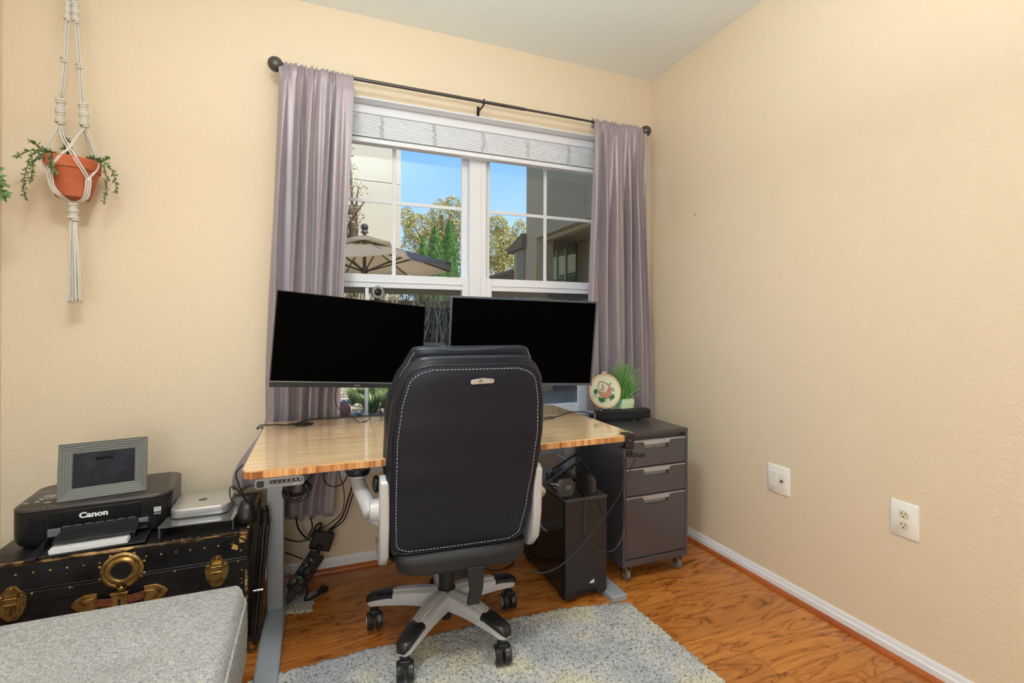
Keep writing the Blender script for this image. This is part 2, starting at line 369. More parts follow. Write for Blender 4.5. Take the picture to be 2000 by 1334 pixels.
def single(name, mb, mats, label, cat, loc=(0, 0, 0), group=None, kind=None, **k):
    o = link_mesh(name, mb, mats, off=loc, **k); o.location = loc; o['label'] = label; o['category'] = cat
    if group: o['group'] = group
    if kind: o['kind'] = kind
    return o
def structure(name, mb, mats, label=None, cat=None, **k):
    o = link_mesh(name, mb, mats, **k); o['kind'] = 'structure'
    if label: o['label'] = label
    if cat: o['category'] = cat
    return o
def lettering(name, txt, size, M, m, parent, off, extrude=.0004, spacing=1, bold=0, align='CENTER', xs=1):
    cu = bpy.data.curves.new('t', 'FONT'); cu.body = txt; cu.size = size; cu.extrude = extrude; cu.align_x = align; cu.align_y = 'CENTER'
    cu.space_character = spacing; cu.offset = bold; cu.resolution_u = 3
    o = bpy.data.objects.new('t', cu); COL.objects.link(o)
    dg = bpy.context.evaluated_depsgraph_get(); me = bpy.data.meshes.new_from_object(o.evaluated_get(dg)); bpy.data.objects.remove(o)
    me.transform(Matrix.Translation(-V(off)) @ M @ Matrix.Diagonal((xs, 1, 1, 1))); me.name = name
    me.materials.clear(); me.materials.append(m)
    q = bpy.data.objects.new(name, me); COL.objects.link(q); q.parent = parent; return q
def frame_m(origin, xd, yd):
    xd = V(xd).normalized(); yd = V(yd); yd = (yd-xd*yd.dot(xd)).normalized(); zd = xd.cross(yd)
    return Matrix(((xd.x, yd.x, zd.x, origin[0]), (xd.y, yd.y, zd.y, origin[1]), (xd.z, yd.z, zd.z, origin[2]), (0, 0, 0, 1)))
def RX(a): return Matrix.Rotation(a, 3, 'X')
def RY(a): return Matrix.Rotation(a, 3, 'Y')
def RZ(a): return Matrix.Rotation(a, 3, 'Z')
def cable(name, pts, r, label, cat='cable', m=None, n=8, group=None, k=8):
    pts = [V(p) for p in pts]; b = MB().tube(catmull(pts, k), r, n=n)
    lo = min(pts, key=lambda p: p.z)
    return single(name, b, m or M_cable, label, cat, loc=tuple(lo), group=group)

# ================================================================== ROOM SHELL
WX, WY, ZC, LX, RY_ = 1.964, 2.551, 2.7476, -1.157, -1.95
OX0, OX1, OZ0, OZ1 = -.06, 1.73, .515, 2.343          # window opening
PL = WY+.16                                            # plane of the sashes
b = MB(); b.bb(LX-.15, WX+.15, RY_-.15, WY+.2, -.12, 0)
structure('floor', b, M_floor, 'cherry wood plank floor', 'floor', smooth=False)
b = MB(); b.bb(LX-.15, WX+.15, RY_-.15, WY+.2, ZC, ZC+.2); structure('ceiling', b, M_ceil, 'plain pale grey ceiling', 'ceiling', smooth=False)
b = MB(); b.bb(WX, WX+.15, RY_-.15, WY+.2, 0, ZC); structure('wall_right', b, M_wall, 'bare beige textured wall on the right', 'wall', smooth=False)
b = MB(); b.bb(LX-.15, LX, RY_-.15, WY+.2, 0, ZC); structure('wall_left', b, M_wall, 'beige wall at the far left edge', 'wall', smooth=False)
b = MB(); b.bb(LX, WX, RY_-.15, RY_, 0, ZC); structure('wall_front', b, M_wall, 'beige wall behind the camera', 'wall', smooth=False)
b = MB(); b.bb(LX, OX0, WY, WY+.2, 0, ZC); b.bb(OX1, WX, WY, WY+.2, 0, ZC); b.bb(OX0, OX1, WY, WY+.2, 0, OZ0-.02); b.bb(OX0, OX1, WY, WY+.2, OZ1, ZC)
structure('wall_back', b, M_wall, 'beige textured wall with the window', 'wall', smooth=False)
def base_prof(h=.062): return [(0, .0), (-.014, .0), (-.014, h*.62), (-.009, h*.72), (-.009, h*.85), (-.004, h), (0, h)]
b = MB(); b.prism([(WY+p, q) for p, q in base_prof()], 'yz', LX, WX); structure('baseboard_back', b, M_white, 'white baseboard under the window', 'baseboard')
b = MB(); b.prism([(WX+p, q) for p, q in base_prof()], 'xz', RY_, WY-.014); structure('baseboard_right', b, M_white, 'white baseboard along the right wall', 'baseboard')
b = MB(); b.prism([(LX-p, q) for p, q in base_prof()][::-1], 'xz', RY_, WY-.014); structure('baseboard_left', b, M_white, 'white baseboard along the left wall', 'baseboard')
qp = [(0, 0)]+[(-.018*cos(a), .018*sin(a)) for a in [k/6*pi/2 for k in range(7)]]
b = MB(); b.prism([(WY-.014+p, q) for p, q in qp], 'yz', LX+.014, WX-.014); structure('trim_1', b, M_quarter, 'cherry quarter round trim below the window wall baseboard', 'trim')
b = MB(); b.prism([(WX-.014+p, q) for p, q in qp], 'xz', RY_, WY-.03); structure('trim_2', b, M_quarter, 'cherry quarter round trim along the right wall', 'trim')
# white returns of the window recess and the sill
b = MB(); b.bb(OX0, OX1, WY-.001, PL, OZ1-.008, OZ1); b.bb(OX0, OX0+.008, WY-.001, PL, OZ0, OZ1-.008); b.bb(OX1-.008, OX1, WY-.001, PL, OZ0, OZ1-.008)
structure('trim_3', b, M_white, 'white painted returns of the window recess', 'trim')
b = MB(); b.bb(OX0-.05, OX1+.05, WY-.035, PL+.01, OZ0-.018, OZ0); b.bb(OX0-.03, OX1+.03, WY-.014, WY, OZ0-.058, OZ0-.018)
structure('trim_4', b, M_white, 'white window sill with apron', 'sill', bevel=.003)

# ================================================================== WINDOW
def win(idx, x0, x1, g0, g1, label, lowmunt):
    root = bpy.data.objects.new('window_%d' % idx, None); COL.objects.link(root); root['kind'] = 'structure'; root['label'] = label; root['category'] = 'window'
    root.location = ((x0+x1)/2, PL, OZ0)
    def pt(n, mb, m, parent=None, **k): return link_mesh(n, mb, m, parent or root, off=root.location, **k)
    zt = OZ1
    b = MB()
    b.bb(x0, g0-.035, PL-.03, PL+.06, OZ0, zt); b.bb(g1+.035, x1, PL-.03, PL+.06, OZ0, zt)
    b.bb(g0-.035, g1+.035, PL-.03, PL+.06, zt-.03, zt); b.bb(g0-.035, g1+.035, PL-.03, PL+.06, OZ0, OZ0+.12)
    pt('frame', b, M_vinyl, bevel=.003)
    # upper sash (outer), lower sash (inner)
    b = MB(); b.bb(g0-.035, g0, PL+.012, PL+.035, 1.425, zt-.03); b.bb(g1, g1+.035, PL+.012, PL+.035, 1.425, zt-.03); b.bb(g0, g1, PL+.012, PL+.035, 1.425, 1.47); b.bb(g0, g1, PL+.012, PL+.035, zt-.07, zt-.03)
    us = pt('upper_sash', b, M_vinyl, bevel=.003)
    b = MB(); b.bb(g0-.035, g0+.004, PL-.02, PL+.01, OZ0+.12, 1.47); b.bb(g1-.004, g1+.035, PL-.02, PL+.01, OZ0+.12, 1.47)
    b.bb(g0+.004, g1-.004, PL-.02, PL+.01, 1.398, 1.47); b.bb(g0+.004, g1-.004, PL-.02, PL+.01, OZ0+.12, .715)
    b.bb(g0+.004, g1-.004, PL-.026, PL-.02, 1.425, 1.434)
    ls = pt('lower_sash', b, M_vinyl, bevel=.003)
    b = MB(); b.bb(g0, g1, PL+.022, PL+.026, 1.47, zt-.07); pt('pane', b, M_glass, us, smooth=False)
    b = MB(); b.bb(g0+.004, g1-.004, PL-.006, PL-.002, .715, 1.398); pt('pane', b, M_glass, ls, smooth=False)
    xm = (g0+g1)/2
    b = MB(); b.bb(xm-.010, xm+.010, PL+.014, PL+.021, 1.47, zt-.07); b.bb(g0, xm-.010, PL+.014, PL+.021, 1.858, 1.877); b.bb(xm+.010, g1, PL+.014, PL+.021, 1.858, 1.877)
    pt('muntin', b, M_vinyl, us, bevel=.002)
    if lowmunt:
        b = MB(); b.bb(lowmunt-.009, lowmunt+.009, PL-.016, PL-.008, .715, 1.398); pt('muntin', b, M_vinyl, ls, bevel=.002)
    b = MB(); b.bb(g0, g1, PL+.04, PL+.052, 1.37, 1.415); pt('screen_rail', b, mat('screen_frame', srgb(96, 104, 98), .6), bevel=.002)
    return root, pt, ls
win(1, OX0+.008, .880, .012, .776, 'left double hung window beside the left curtain', .250)
r_, pt_, ls_ = win(2, .880, OX1-.008, .946, 1.672, 'right double hung window beside the right curtain', None)
b = MB(); b.bb(1.518, 1.668, PL-.03, PL-.021, OZ0+.125, .86); pt_('sash_corner', b, M_vinyl, ls_, bevel=.002)

# ------------------------------------------------------------------ blind
t = Thing('window_blind', 'white horizontal slat blind pulled up at the top of the window', 'blind', (.83, 2.64, 2.12))
bx0, bx1, by = OX0+.015, OX1-.015, 2.645
b = MB(); b.bb(bx0, bx1, by-.028, by+.028, 2.290, 2.334); t.part('headrail', b, M_blind, bevel=.004)
b = MB()
for k in range(13):
    z0 = 2.281-k*.0088; sag = .003*sin(k*1.7)
    b.prism([(by-.026, z0-.0036), (by, z0-.0012), (by+.025, z0-.0036), (by+.025, z0+.0026), (by, z0+.0043), (by-.026, z0+.0026), (by-.0275, z0-.0003)], 'yz', bx0+.004+abs(sag), bx1-.004)
t.part('slats', b, M_blind, sharp=60)
b = MB(); b.bb(bx0+.002, bx1-.002, by-.027, by+.027, 2.140, 2.165); t.part('bottom_rail', b, M_blind, bevel=.005)
for i, px in enumerate((745, 848, 943, 1030, 1110)):
    xx = onY(px, 290, by-.03).x; random.seed(i); b = MB()
    for q in range(3):
        P = [V((xx+random.uniform(-.014, .014), by-.030-random.uniform(0, .006), 2.285-k*.0095)) for k in range(14)]
        b.tube(P, .0012, n=4)
    t.part('ladder_cord', b, mat('white_cord', srgb(206, 208, 212), .7))
# ------------------------------------------------------------------ curtain rod
ROD_Y, ROD_Z = 2.45, 2.376
fl, fr_ = onY(538, 126, ROD_Y), onY(1261, 259, ROD_Y)
t = Thing('curtain_rod', 'dark bronze curtain rod with round finials above the window', 'curtain rod', (.84, ROD_Y, ROD_Z))
RZc = lambda x: ROD_Z+(x-fl.x)*0
xj = onY(1025, 215, ROD_Y).x
b = MB(); b.cyl((fl.x+.02, ROD_Y, ROD_Z), (xj, ROD_Y, ROD_Z), .0085); b.cyl((xj, ROD_Y, ROD_Z), (fr_.x-.02, ROD_Y, ROD_Z), .0065); t.part('rod', b, M_rod)
for p, s in ((fl, 1), (fr_, -1)):
    b = MB(); b.ball((p.x, ROD_Y, ROD_Z), .033, 20); b.cyl((p.x+s*.028, ROD_Y, ROD_Z), (p.x+s*.045, ROD_Y, ROD_Z), .012, .010)
    t.part('finial', b, M_rod, sharp=None)
xb = onY(945, 200, ROD_Y).x
for xx in (fl.x+.06, xb, fr_.x-.06):
    b = MB(); b.box((xx, WY-.003, ROD_Z-.010), (.014, .006, .05)); b.tube([(xx, WY-.006, ROD_Z-.012), (xx, ROD_Y+.02, ROD_Z-.016), (xx, ROD_Y, ROD_Z-.013)], .005)
    b.tube([(xx, ROD_Y+.0125*cos(a), ROD_Z+.0125*sin(a)) for a in [k/10*1.4*pi-pi*.75 for k in range(11)]], .004)
    t.part('bracket', b, mat('dark_metal', (.03, .028, .035), .35, metal=.8))
# ------------------------------------------------------------------ curtains
def curtain(label, xl, xr, hem, nf, seed, flat=0.0, nu=220, nv=90):
    rnd = random.Random(seed); ph = rnd.uniform(0, 6)
    def fold(u, t):
        w = u+.035*sin(2*pi*u*2.3+ph)+.02*sin(2*pi*u*5.1+ph*2)
        a = sin(2*pi*nf*w+ph+.5*sin(t*3+u*6))
        a = (abs(a)**.85)*(1 if a > 0 else -1)
        fine = sin(2*pi*nf*2.6*w+ph*3)*max(0, 1-t*5)
        k = 1-max(0, min(1, (u-(1-flat))/.06)) if flat else 1
        if flat and u > 1-flat: k = .12+.5*t
        return a*k, fine*k
    top = [(.016, -.030), (.014, -.012), (.009, .006), (0, .013), (-.009, .010), (-.012, -.002), (-.013, -.018), (-.013, -.034)]
    def fn(u, t):
        j = round(t*nv)
        x = lambda s: xl(s)+(xr(s)-xl(s))*u
        if j < len(top):
            dy, dz = top[j]; a, f = fold(u, 0)
            dz += (.007*f+.003*sin(u*90)) if 1 < j < 6 else 0
            return (x(0)+.003*f, ROD_Y+dy-(.004+.004*f if j > 4 else 0), ROD_Z+dz)
        s = (j-len(top)+1)/(nv-len(top)+1)
        a, f = fold(u, s)
        amp = .010+.026*min(1, s*3.5)
        z = (ROD_Z-.034)*(1-s)+hem(u)*s
        yc = 2.437-.004+.012*min(1, s*3)
        return (x(s)+.006*f*(1-s)+.004*sin(s*7+u*20), yc-.004+amp*a*.9-.003*f*(1-min(1, s*4)), z)
    mb = MB().grid(nu, nv, fn)
    return single('curtain', mb, M_curtain, label, 'curtain', loc=(sum(((xl(1)), xr(1)))/2, 2.45, hem(1)), group='curtains', sharp=None, solid=.0015)
def sst(a, b, x): t = max(0, min(1, (x-a)/(b-a))); return t*t*(3-2*t)
XL = lambda s: -.163-.043*min(1, s/.75)-.135*sst(.83, .98, s)
XR = lambda s: .160-.055*min(1, s/.75)-.03*sst(.75, 1, s)
curtain('long lilac grey satin curtain left of the window, bunched under the desk', XL, XR, lambda u: .475-.165*sst(.36, .46, u), 5.6, 3, flat=.24)
curtain('long lilac grey satin curtain right of the window behind the drawers', lambda s: 1.474-.03*sst(0, .6, s), lambda s: 1.838+.06*sst(0, .8, s), lambda u: .32, 5.2, 11)

# ================================================================== DESK
DX0, DX1, DY0, DY1, DZ = -.203, 1.190, 1.622, 2.400, .770
t = Thing('standing_desk', 'bamboo top height adjustable desk with grey steel legs', 'desk', (.5, 2.2, 0))
desk = t
b = MB(); poly = rrect(DX1-DX0, DY1-DY0, .035, 7, (DX0+DX1)/2, (DY0+DY1)/2)
b.prism(poly, 'xy', DZ-.024, DZ-.0035); b.mi = 1
b.prism([( (DX0+DX1)/2+(x-(DX0+DX1)/2)*.9985, (DY0+DY1)/2+(y-(DY0+DY1)/2)*.997) for x, y in poly], 'xy', DZ-.0035, DZ)
t.part('tabletop', b, [M_bamedge, M_bam], sharp=30)
FX = (-.152, 1.232); CYL = (2.235, 2.285)
for i, (x, yc, yf) in enumerate(((FX[0], 2.262, 1.775), (FX[1], 2.30, 1.80))):
    b = MB(); hw = .039
    sec = [(-hw, 0), (hw, 0), (hw, .022), (hw-.006, .028), (-hw+.006, .028), (-hw, .022)]
    b.prism([(x+p, q) for p, q in sec], 'xz', yf, 2.49 if i == 0 else 2.50)
    t.part('foot', b, M_greymetal, bevel=.003)
    b = MB(); b.bb(x-.028-.003, x+.028+.003, yc-.042, yc+.042, .028, .705-.03); colm = t.part('column', b, M_greymetal, bevel=.004)
    b = MB(); b.bb(x-.0245, x+.0245, yc-.036, yc+.036, .675, DZ-.03); t.part('inner_column', b, M_greymetal, colm, bevel=.003)
    b = MB(); b.bb(x-.03, x+.03, yc-.30, yc+.09, DZ-.038, DZ-.025); t.part('side_bracket', b, M_blackmatte, bevel=.002)
b = MB(); b.bb(FX[0]+.03, FX[1]-.03, 2.22, 2.25, DZ-.055, DZ-.026); b.bb(FX[0]+.03, FX[1]-.03, 2.30, 2.33, DZ-.055, DZ-.026); t.part('crossbar', b, M_blackmatte, bevel=.002)
for gx in (-.050, 1.04):
    b = MB(); b.lathe([(.027, -.02), (.027, .0), (.030, .004), (.040, .0035), (.0425, 0), (.0425, -.001)], (gx, 2.295, DZ+.0005), n=32); b.cyl((gx, 2.295, DZ+.0003), (gx, 2.295, DZ+.0016), .030, n=32)
    t.part('grommet', b, M_black)
# keypad under the front edge
kp0, kp1 = onY(497, 942, 1.628), onY(595, 936, 1.628); kz = (kp0.z+kp1.z)/2-.001; kw = kp1.x-kp0.x; kc = (kp0.x+kp1.x)/2
b = MB(); b.prism(rrect(kw, .030, .011, 5, kc, kz-.002), 'xz', 1.622, 1.70)
kp = t.part('control_panel', b, mat('keypad_grey', srgb(118, 122, 122), .4), bevel=.002)
b = MB(); b.prism(rrect(.020, .019, .005, 4, kp0.x+.016, kz-.002), 'xz', 1.6205, 1.6225); b.prism(rrect(kw*.66, .0095, .002, 3, kc+.018, kz+.002), 'xz', 1.6205, 1.6225)
t.part('button_strip', b, M_black, kp)
for i, ch in enumerate('\u2227\u22281234'+'M'):
    ch = '^' if i == 0 else 'v' if i == 1 else ch
    lettering('key_symbol', ch, .0085, frame_m((kc+.018-kw*.28+i*kw*.094, 1.6200, kz+(.002 if ch != '^' else .0)), (1, 0, 0), (0, 0, 1)), M_white, kp, t.off, .0002)
lettering('lettering', 'jarvis', .008, frame_m((kc+kw*.33, 1.6212, kz-.0095), (1, 0, 0), (0, 0, 1)), M_white, kp, t.off, .0002)

# ================================================================== MONITORS
def monitor(c, w, h, yw, ti, ro, label, bez, chin, chincol, bezm):
    """rotation: roll about own normal, tilt, yaw"""
    R = RZ(yw) @ RX(-ti) @ RY(-ro)
    t = Thing('monitor', label, 'monitor', c, 0, 'monitors over the desk', world=False)
    t.o.rotation_euler = R.to_euler()
    b = MB(); b.prism(rrect(w, h, .004, 3), 'xz', .0, .016); b.bb(-w*.38, w*.38, .016, .028, -h*.36, h*.34); b.bb(-w*.16, w*.16, .028, .045, -h*.25, h*.2); t.part('housing', b, M_black, bevel=.003)
    # bezel ring with recessed panel
    b = MB(); z0 = -h/2+chin
    b.bb(-w/2, w/2, -.003, .0, h/2-bez, h/2); b.bb(-w/2, -w/2+bez, -.003, .0, z0, h/2-bez); b.bb(w/2-bez, w/2, -.003, .0, z0, h/2-bez); b.bb(-w/2, w/2, -.004, .0, -h/2, z0)
    t.part('bezel', b, bezm, smooth=False)
    b = MB(); b.bb(-w/2+bez, w/2-bez, -.0012, .001, z0, h/2-bez); t.part('screen', b, M_screen, smooth=False)
    return t, R
M_bez = mat('bezel_dark', (.02, .021, .024), .35)
M_bezg = mat('bezel_grey', srgb(84, 92, 108), .3, metal=.3)
ml, RL = monitor((.1477, 2.1036, 1.1269), .613, .364, .2388, .0585, -.0802, 'left flat monitor, tilted lower to the right, with dark bottom strip', .0025, .021, None, M_bez)
b = MB(); b.bb(-.306, .306, -.0046, -.004, -.364/2+.0195, -.364/2+.022); ml.part('silver_line', b, M_alu, smooth=False)
q = lettering('lettering', 'acer', .013, frame_m((.02, -.0042, -.172), (1, 0, 0), (0, 0, 1)), M_alu, ml.o, (0, 0, 0), .0002)
mr, RR = monitor((.8527, 1.9855, 1.1262), .66, .385, -.1677, -.116, -.0256, 'right flat monitor, upright with thin grey bezel', .0075, .0105, None, M_bezg)
# dual arm
t = Thing('monitor_stand', 'black dual monitor arm clamped to the rear of the desk behind the chair', 'monitor arm', (.60, 2.34, DZ))
b = MB(); b.cyl((.60, 2.34, DZ), (.60, 2.34, DZ+.012), .05); b.cyl((.60, 2.34, DZ+.01), (.60, 2.34, 1.16), .017); b.bb(.57, .63, 2.36, 2.409, DZ-.06, DZ+.006); t.part('pole', b, M_black)
cl = V((.1477, 2.1036, 1.1269))+RL @ V((0, .045, 0)); crr = V((.8527, 1.9855, 1.1262))+RR @ V((0, .045, 0))
for c_, mid in ((cl, (.36, 2.36)), (crr, (.80, 2.24))):
    b = MB(); m_ = V((mid[0], mid[1], 1.11)); b.tube([(.60, 2.34, 1.10), m_], .014); b.cyl(m_-V((0, 0, .03)), m_+V((0, 0, .03)), .017); b.tube([m_, c_+V((0, .03, 0)), c_+(c_-m_)*0+V((0, .002, 0))], .012)
    t.part('arm', b, M_black)
# ---- webcam on the left monitor
M_l = Matrix.Translation(V((.1477, 2.1036, 1.1269))) @ RL.to_4x4()
wt = M_l @ V((.085, .006, .182))
t = Thing('webcam', 'round black webcam with a grey ring light on top of the left monitor', 'webcam', wt, .2388, world=False)
b = MB(); b.bb(-.030, .030, -.012, .018, .0008, .006); b.bb(-.012, .012, -.006, .006, .006, .014); t.part('clip', b, M_black, bevel=.002)
b = MB(); b.cyl((0, -.010, .038), (0, .014, .038), .0275, .024, n=32); t.part('body', b, M_black, bevel=.002)
b = MB(); R90 = RX(pi/2)
b.lathe([(.0265, 0), (.0265, .003), (.0245, .004), (.017, .004), (.0155, .002), (.0155, 0)], (0, -.010, .038), R90, n=32); t.part('ring_light', b, mat('ring_grey', srgb(118, 122, 126), .4))
b = MB(); b.ball((0, -.0085, .038), .0115, 16, (1, .5, 1)); b.lathe([(.0152, 0), (.0152, .003), (.011, .003), (.011, 0)], (0, -.010, .038), R90, n=24); t.part('lens', b, mat('lens_glass', (.004, .004, .006), .08))

# ================================================================== CHAIR
CH = (.475, 1.86, .012)
t = Thing('office_chair', 'black leather high back office chair with silver arms and five star base', 'office chair', CH, radians(-4), world=False)
ch = t
def lerpk(K, z):
    if z <= K[0][0]: return K[0][1]
    for (a, va), (c, vc) in zip(K, K[1:]):
        if z <= c: k = (z-a)/(c-a); k = k*k*(3-2*k)*.5+k*.5; return va+(vc-va)*k
    return K[-1][1]
WB = [(.44, .224), (.50, .236), (.60, .244), (.72, .250), (.84, .254), (.94, .247), (1.02, .231), (1.06, .214), (1.085, .185)]
YB = [(.44, -.300), (.60, -.350), (.75, -.385), (.90, -.405), (1.04, -.420), (1.085, -.418)]
YF = [(.44, -.235), (.60, -.262), (.75, -.278), (.90, -.315), (1.05, -.345), (1.10, -.360)]
def ring(z, w, y0, y1, n=40, e=3.2):
    out = []
    for k in range(n):
        a = 2*pi*k/n; cx, sx = cos(a), sin(a)
        X = w*(abs(cx)**(2/e))*(1 if cx > 0 else -1); Y = (y0+y1)/2+(y1-y0)/2*(abs(sx)**(2/e))*(1 if sx > 0 else -1)
        out.append((X, Y, z))
    return out
zs = [.437+k*(1.085-.437)/40 for k in range(41)]
rings = []
for i, z in enumerate(zs):
    w_ = lerpk(WB, z); y0, y1 = lerpk(YB, z), lerpk(YF, z)
    if i < 3: k = (.86, .94, .98)[i]; w_ *= k; m_ = (y0+y1)/2; y0 = m_+(y0-m_)*k; y1 = m_+(y1-m_)*k
    rings.append(ring(z, w_, y0, y1))
z, w_, y0, y1 = 1.085, lerpk(WB, 1.1), lerpk(YB, 1.1), lerpk(YF, 1.1)
for dz, k in ((.006, .97), (.010, .90), (.012, .7)):
    m_ = (y0+y1)/2; rings.append(ring(z+dz, w_*(.97 if k > .9 else .9 if k > .8 else .72), m_+(y0-m_)*k, m_+(y1-m_)*k))
b = MB().loft(rings); shell = t.part('back_shell', b, M_leather, sharp=None)
# rear panel slightly proud of the shell
def rear(s, z, out=.004):
    w_ = lerpk(WB, z); y0, y1 = lerpk(YB, z), lerpk(YF, z)
    X = s*w_; a = min(.999, abs(s)); Y = (y0+y1)/2+(y0-y1)/2*(max(0, 1-a**3.2))**(1/3.2)
    return V((X, Y-out, z))
def outline(m, n=60):   # closed path inset by m (metres) from the shell outline, as (x,z)
    zl, zh = .462+m*.6, 1.068-m*.8
    pts = []
    cr_ = .05
    for k in range(n+1):
        z = zl+(zh-zl)*k/n; w_ = lerpk(WB, z)-.016-m
        if zh-z < cr_: w_ -= cr_*(1-sqrt(max(0, 1-((cr_-(zh-z))/cr_)**2)))
        if z-zl < .03: w_ -= .03*(1-sqrt(max(0, 1-((.03-(z-zl))/.03)**2)))
        pts.append((w_, z))
    (wt_, zt_), (wb_, zb_) = pts[-1], pts[0]
    return pts+[(wt_*(1-k/15), zt_) for k in range(1, 30)]+[(-x, z) for x, z in pts[::-1]]+[(-wb_*(1-k/15), zb_) for k in range(1, 30)]
half = outline(0)[:61]
def panel(i, j):
    x, z = half[min(60, int(round(j*60)))]
    s_ = i*2-1; w0 = lerpk(WB, z); return rear(s_*x/w0, z, .0035+.002*(1-abs(s_)**6))
b = MB().grid(40, 60, panel); t.part('rear_panel', b, M_leather2, sharp=None)
def path3(m, out): 
    return [rear(x/lerpk(WB, z), z, out) for x, z in outline(m)]
b = MB().tube(path3(-.001, .003), .0036, n=8, closed=True); t.part('piping', b, M_leather, sharp=None)
P = path3(.015, .0068); acc = 0; b = MB()
P.append(P[0])
seg = []
for p, q in zip(P, P[1:]):
    L_ = (q-p).length
    if L_ < 1e-6: continue
    n_ = max(1, int(round(L_/.0022)))
    for k in range(n_): seg.append(p+(q-p)*k/n_)
for k in range(0, len(seg)-3, 5): b.cyl(seg[k], seg[k+3], .0010, n=4)
t.part('stitching', b, M_thread, sharp=None)
# front cushion with head roll
WC = [(.50, .222), (.62, .238), (.75, .254), (.84, .256), (.91, .260), (.97, .256), (1.03, .236), (1.085, .208), (1.111, .194)]
YC0 = [(.50, -.25), (.75, -.29), (.95, -.335), (1.111, -.375)]
YC1 = [(.50, -.13), (.62, -.15), (.72, -.155), (.82, -.20), (.90, -.235), (.97, -.235), (1.03, -.255), (1.08, -.275), (1.111, -.305)]
rings = []
N_ = 44
for i in range(N_+1):
    z = .50+(1.111-.50)*i/N_; w_ = lerpk(WC, z); y0, y1 = lerpk(YC0, z), lerpk(YC1, z)
    k = 1 if i > 2 else (.8, .92, .98)[i]; m_ = (y0+y1)/2
    rings.append(ring(z, w_*k, m_+(y0-m_)*k, m_+(y1-m_)*k, e=2.8))
w_, y0, y1 = lerpk(WC, 1.111), lerpk(YC0, 1.111), lerpk(YC1, 1.111); m_ = (y0+y1)/2
for dz, k in ((.006, .95), (.010, .82), (.012, .6)): rings.append(ring(1.111+dz, w_*(.6+.4*k), m_+(y0-m_)*k, m_+(y1-m_)*k, e=2.8))
b = MB().loft(rings)
b2 = MB(); 
for i_, (x_, y_, z_) in enumerate(b.v):
    d = .0025*noise.noise(V((x_*9, y_*9, z_*9)))+.008*max(0, z_-1.08)*10*(abs(x_)/.2-.5); b.v[i_] = (x_, y_, z_+d)
cush = t.part('back_cushion', b, M_leather, sharp=None)
for sx in (-1, 1):
    P = [V((sx*(lerpk(WC, z)-.012), lerpk(YC0, z)+.004, z)) for z in [1.03+k*.006 for k in range(15)]]
    b = MB()
    for k in range(0, 13, 1): b.cyl(P[k], P[k]+(P[k+1]-P[k])*.6, .0010, n=4)
    t.part('stitching', b, M_thread, cush, sharp=None)
# badge
c_ = rear(.09, 1.018, .006); b = MB()
b.prism([(c_.x-.037, c_.z-.006), (c_.x-.033, c_.z-.0085), (c_.x+.033, c_.z-.0065), (c_.x+.037, c_.z-.003), (c_.x+.037, c_.z+.004), (c_.x+.033, c_.z+.007), (c_.x, c_.z+.010), (c_.x-.033, c_.z+.005), (c_.x-.037, c_.z+.002)], 'xz', c_.y-.004, c_.y+.003)
bd = t.part('badge', b, M_alu, bevel=.001)
b = MB(); 
for dx, r_b in ((-.029, .0014), (.029, .0014), (-.017, .0010)):
    b = MB(); b.cyl((c_.x+dx, c_.y-.0042, c_.z+.001), (c_.x+dx, c_.y-.0030, c_.z+.001), r_b, n=8); t.part('rivet', b, M_black, bd)
b = MB()
b.tube([(c_.x-.006+.0038*cos(a), c_.y-.0045, c_.z+.001+.0042*sin(a)+.001*cos(a)) for a in [k/16*2*pi for k in range(16)]], .0011, n=5, closed=True)
t.part('badge_mark', b, M_black, bd)
# the back leans a little to the right at its top
def lean(o):
    for v_ in o.data.vertices: v_.co.x += .045*(v_.co.z-.78)
    for c__ in o.children: lean(c__)
for c__ in list(ch.o.children): lean(c__)
# seat
rings = []
for z, k, f in ((.405, .90, 0), (.412, .97, 0), (.43, 1, 0), (.455, 1, 0), (.478, .985, 0), (.49, .93, 0), (.494, .8, 0)):
    rings.append([(x*k*.92, (y-.0)*k-.02, z) for x, y, _ in ring(0, .262, -.255, .255, n=40, e=4)])
b = MB().loft(rings); t.part('seat', b, M_leather, sharp=None)
b = MB(); b.prism(rrect(.46, .40, .05, 4, 0, -.02), 'xy', .392, .408); t.part('seat_base', b, M_blackmatte, bevel=.003)
# rear lower skirt of the seat, seen below the back
b = MB(); b.loft([[(x, y-.0, z) for x, y, _ in ring(0, w_, -.335, -.16, e=4)] for z, w_ in ((.398, .205), (.405, .214), (.43, .220), (.455, .220))])
t.part('seat_skirt', b, M_blackmatte, sharp=None)
# mechanism, strap bracket, gas lift
b = MB(); b.bb(-.08, .08, -.12, .12, .335, .393); b.bb(-.03, .03, -.30, -.10, .352, .388); t.part('tilt_mechanism', b, M_blackmatte, bevel=.006)
b = MB(); b.prism([(-.030+.035, .405), (.062, .405), (.058, .335), (.045, .285), (.005, .285), (.015, .33)], 'xz', -.345, -.325); t.part('recline_bracket', b, M_blackmatte, bevel=.003)
b = MB(); b.cyl((0, 0, .165), (0, 0, .34), .030, n=24); b.cyl((0, 0, .165), (0, 0, .175), .034, n=24); t.part('gas_lift', b, M_black, bevel=.002)
b = MB(); b.cyl((0, 0, .052), (0, 0, .10), .0185, n=20); t.part('lift_stub', b, M_black, bevel=.002)
b = MB(); b.tube([(.06, .02, .36), (.2, .03, .355), (.27, .03, .375)], .006); b.ball((.275, .03, .377), .014, 10, (1.6, .8, .8)); t.part('lever', b, M_black)
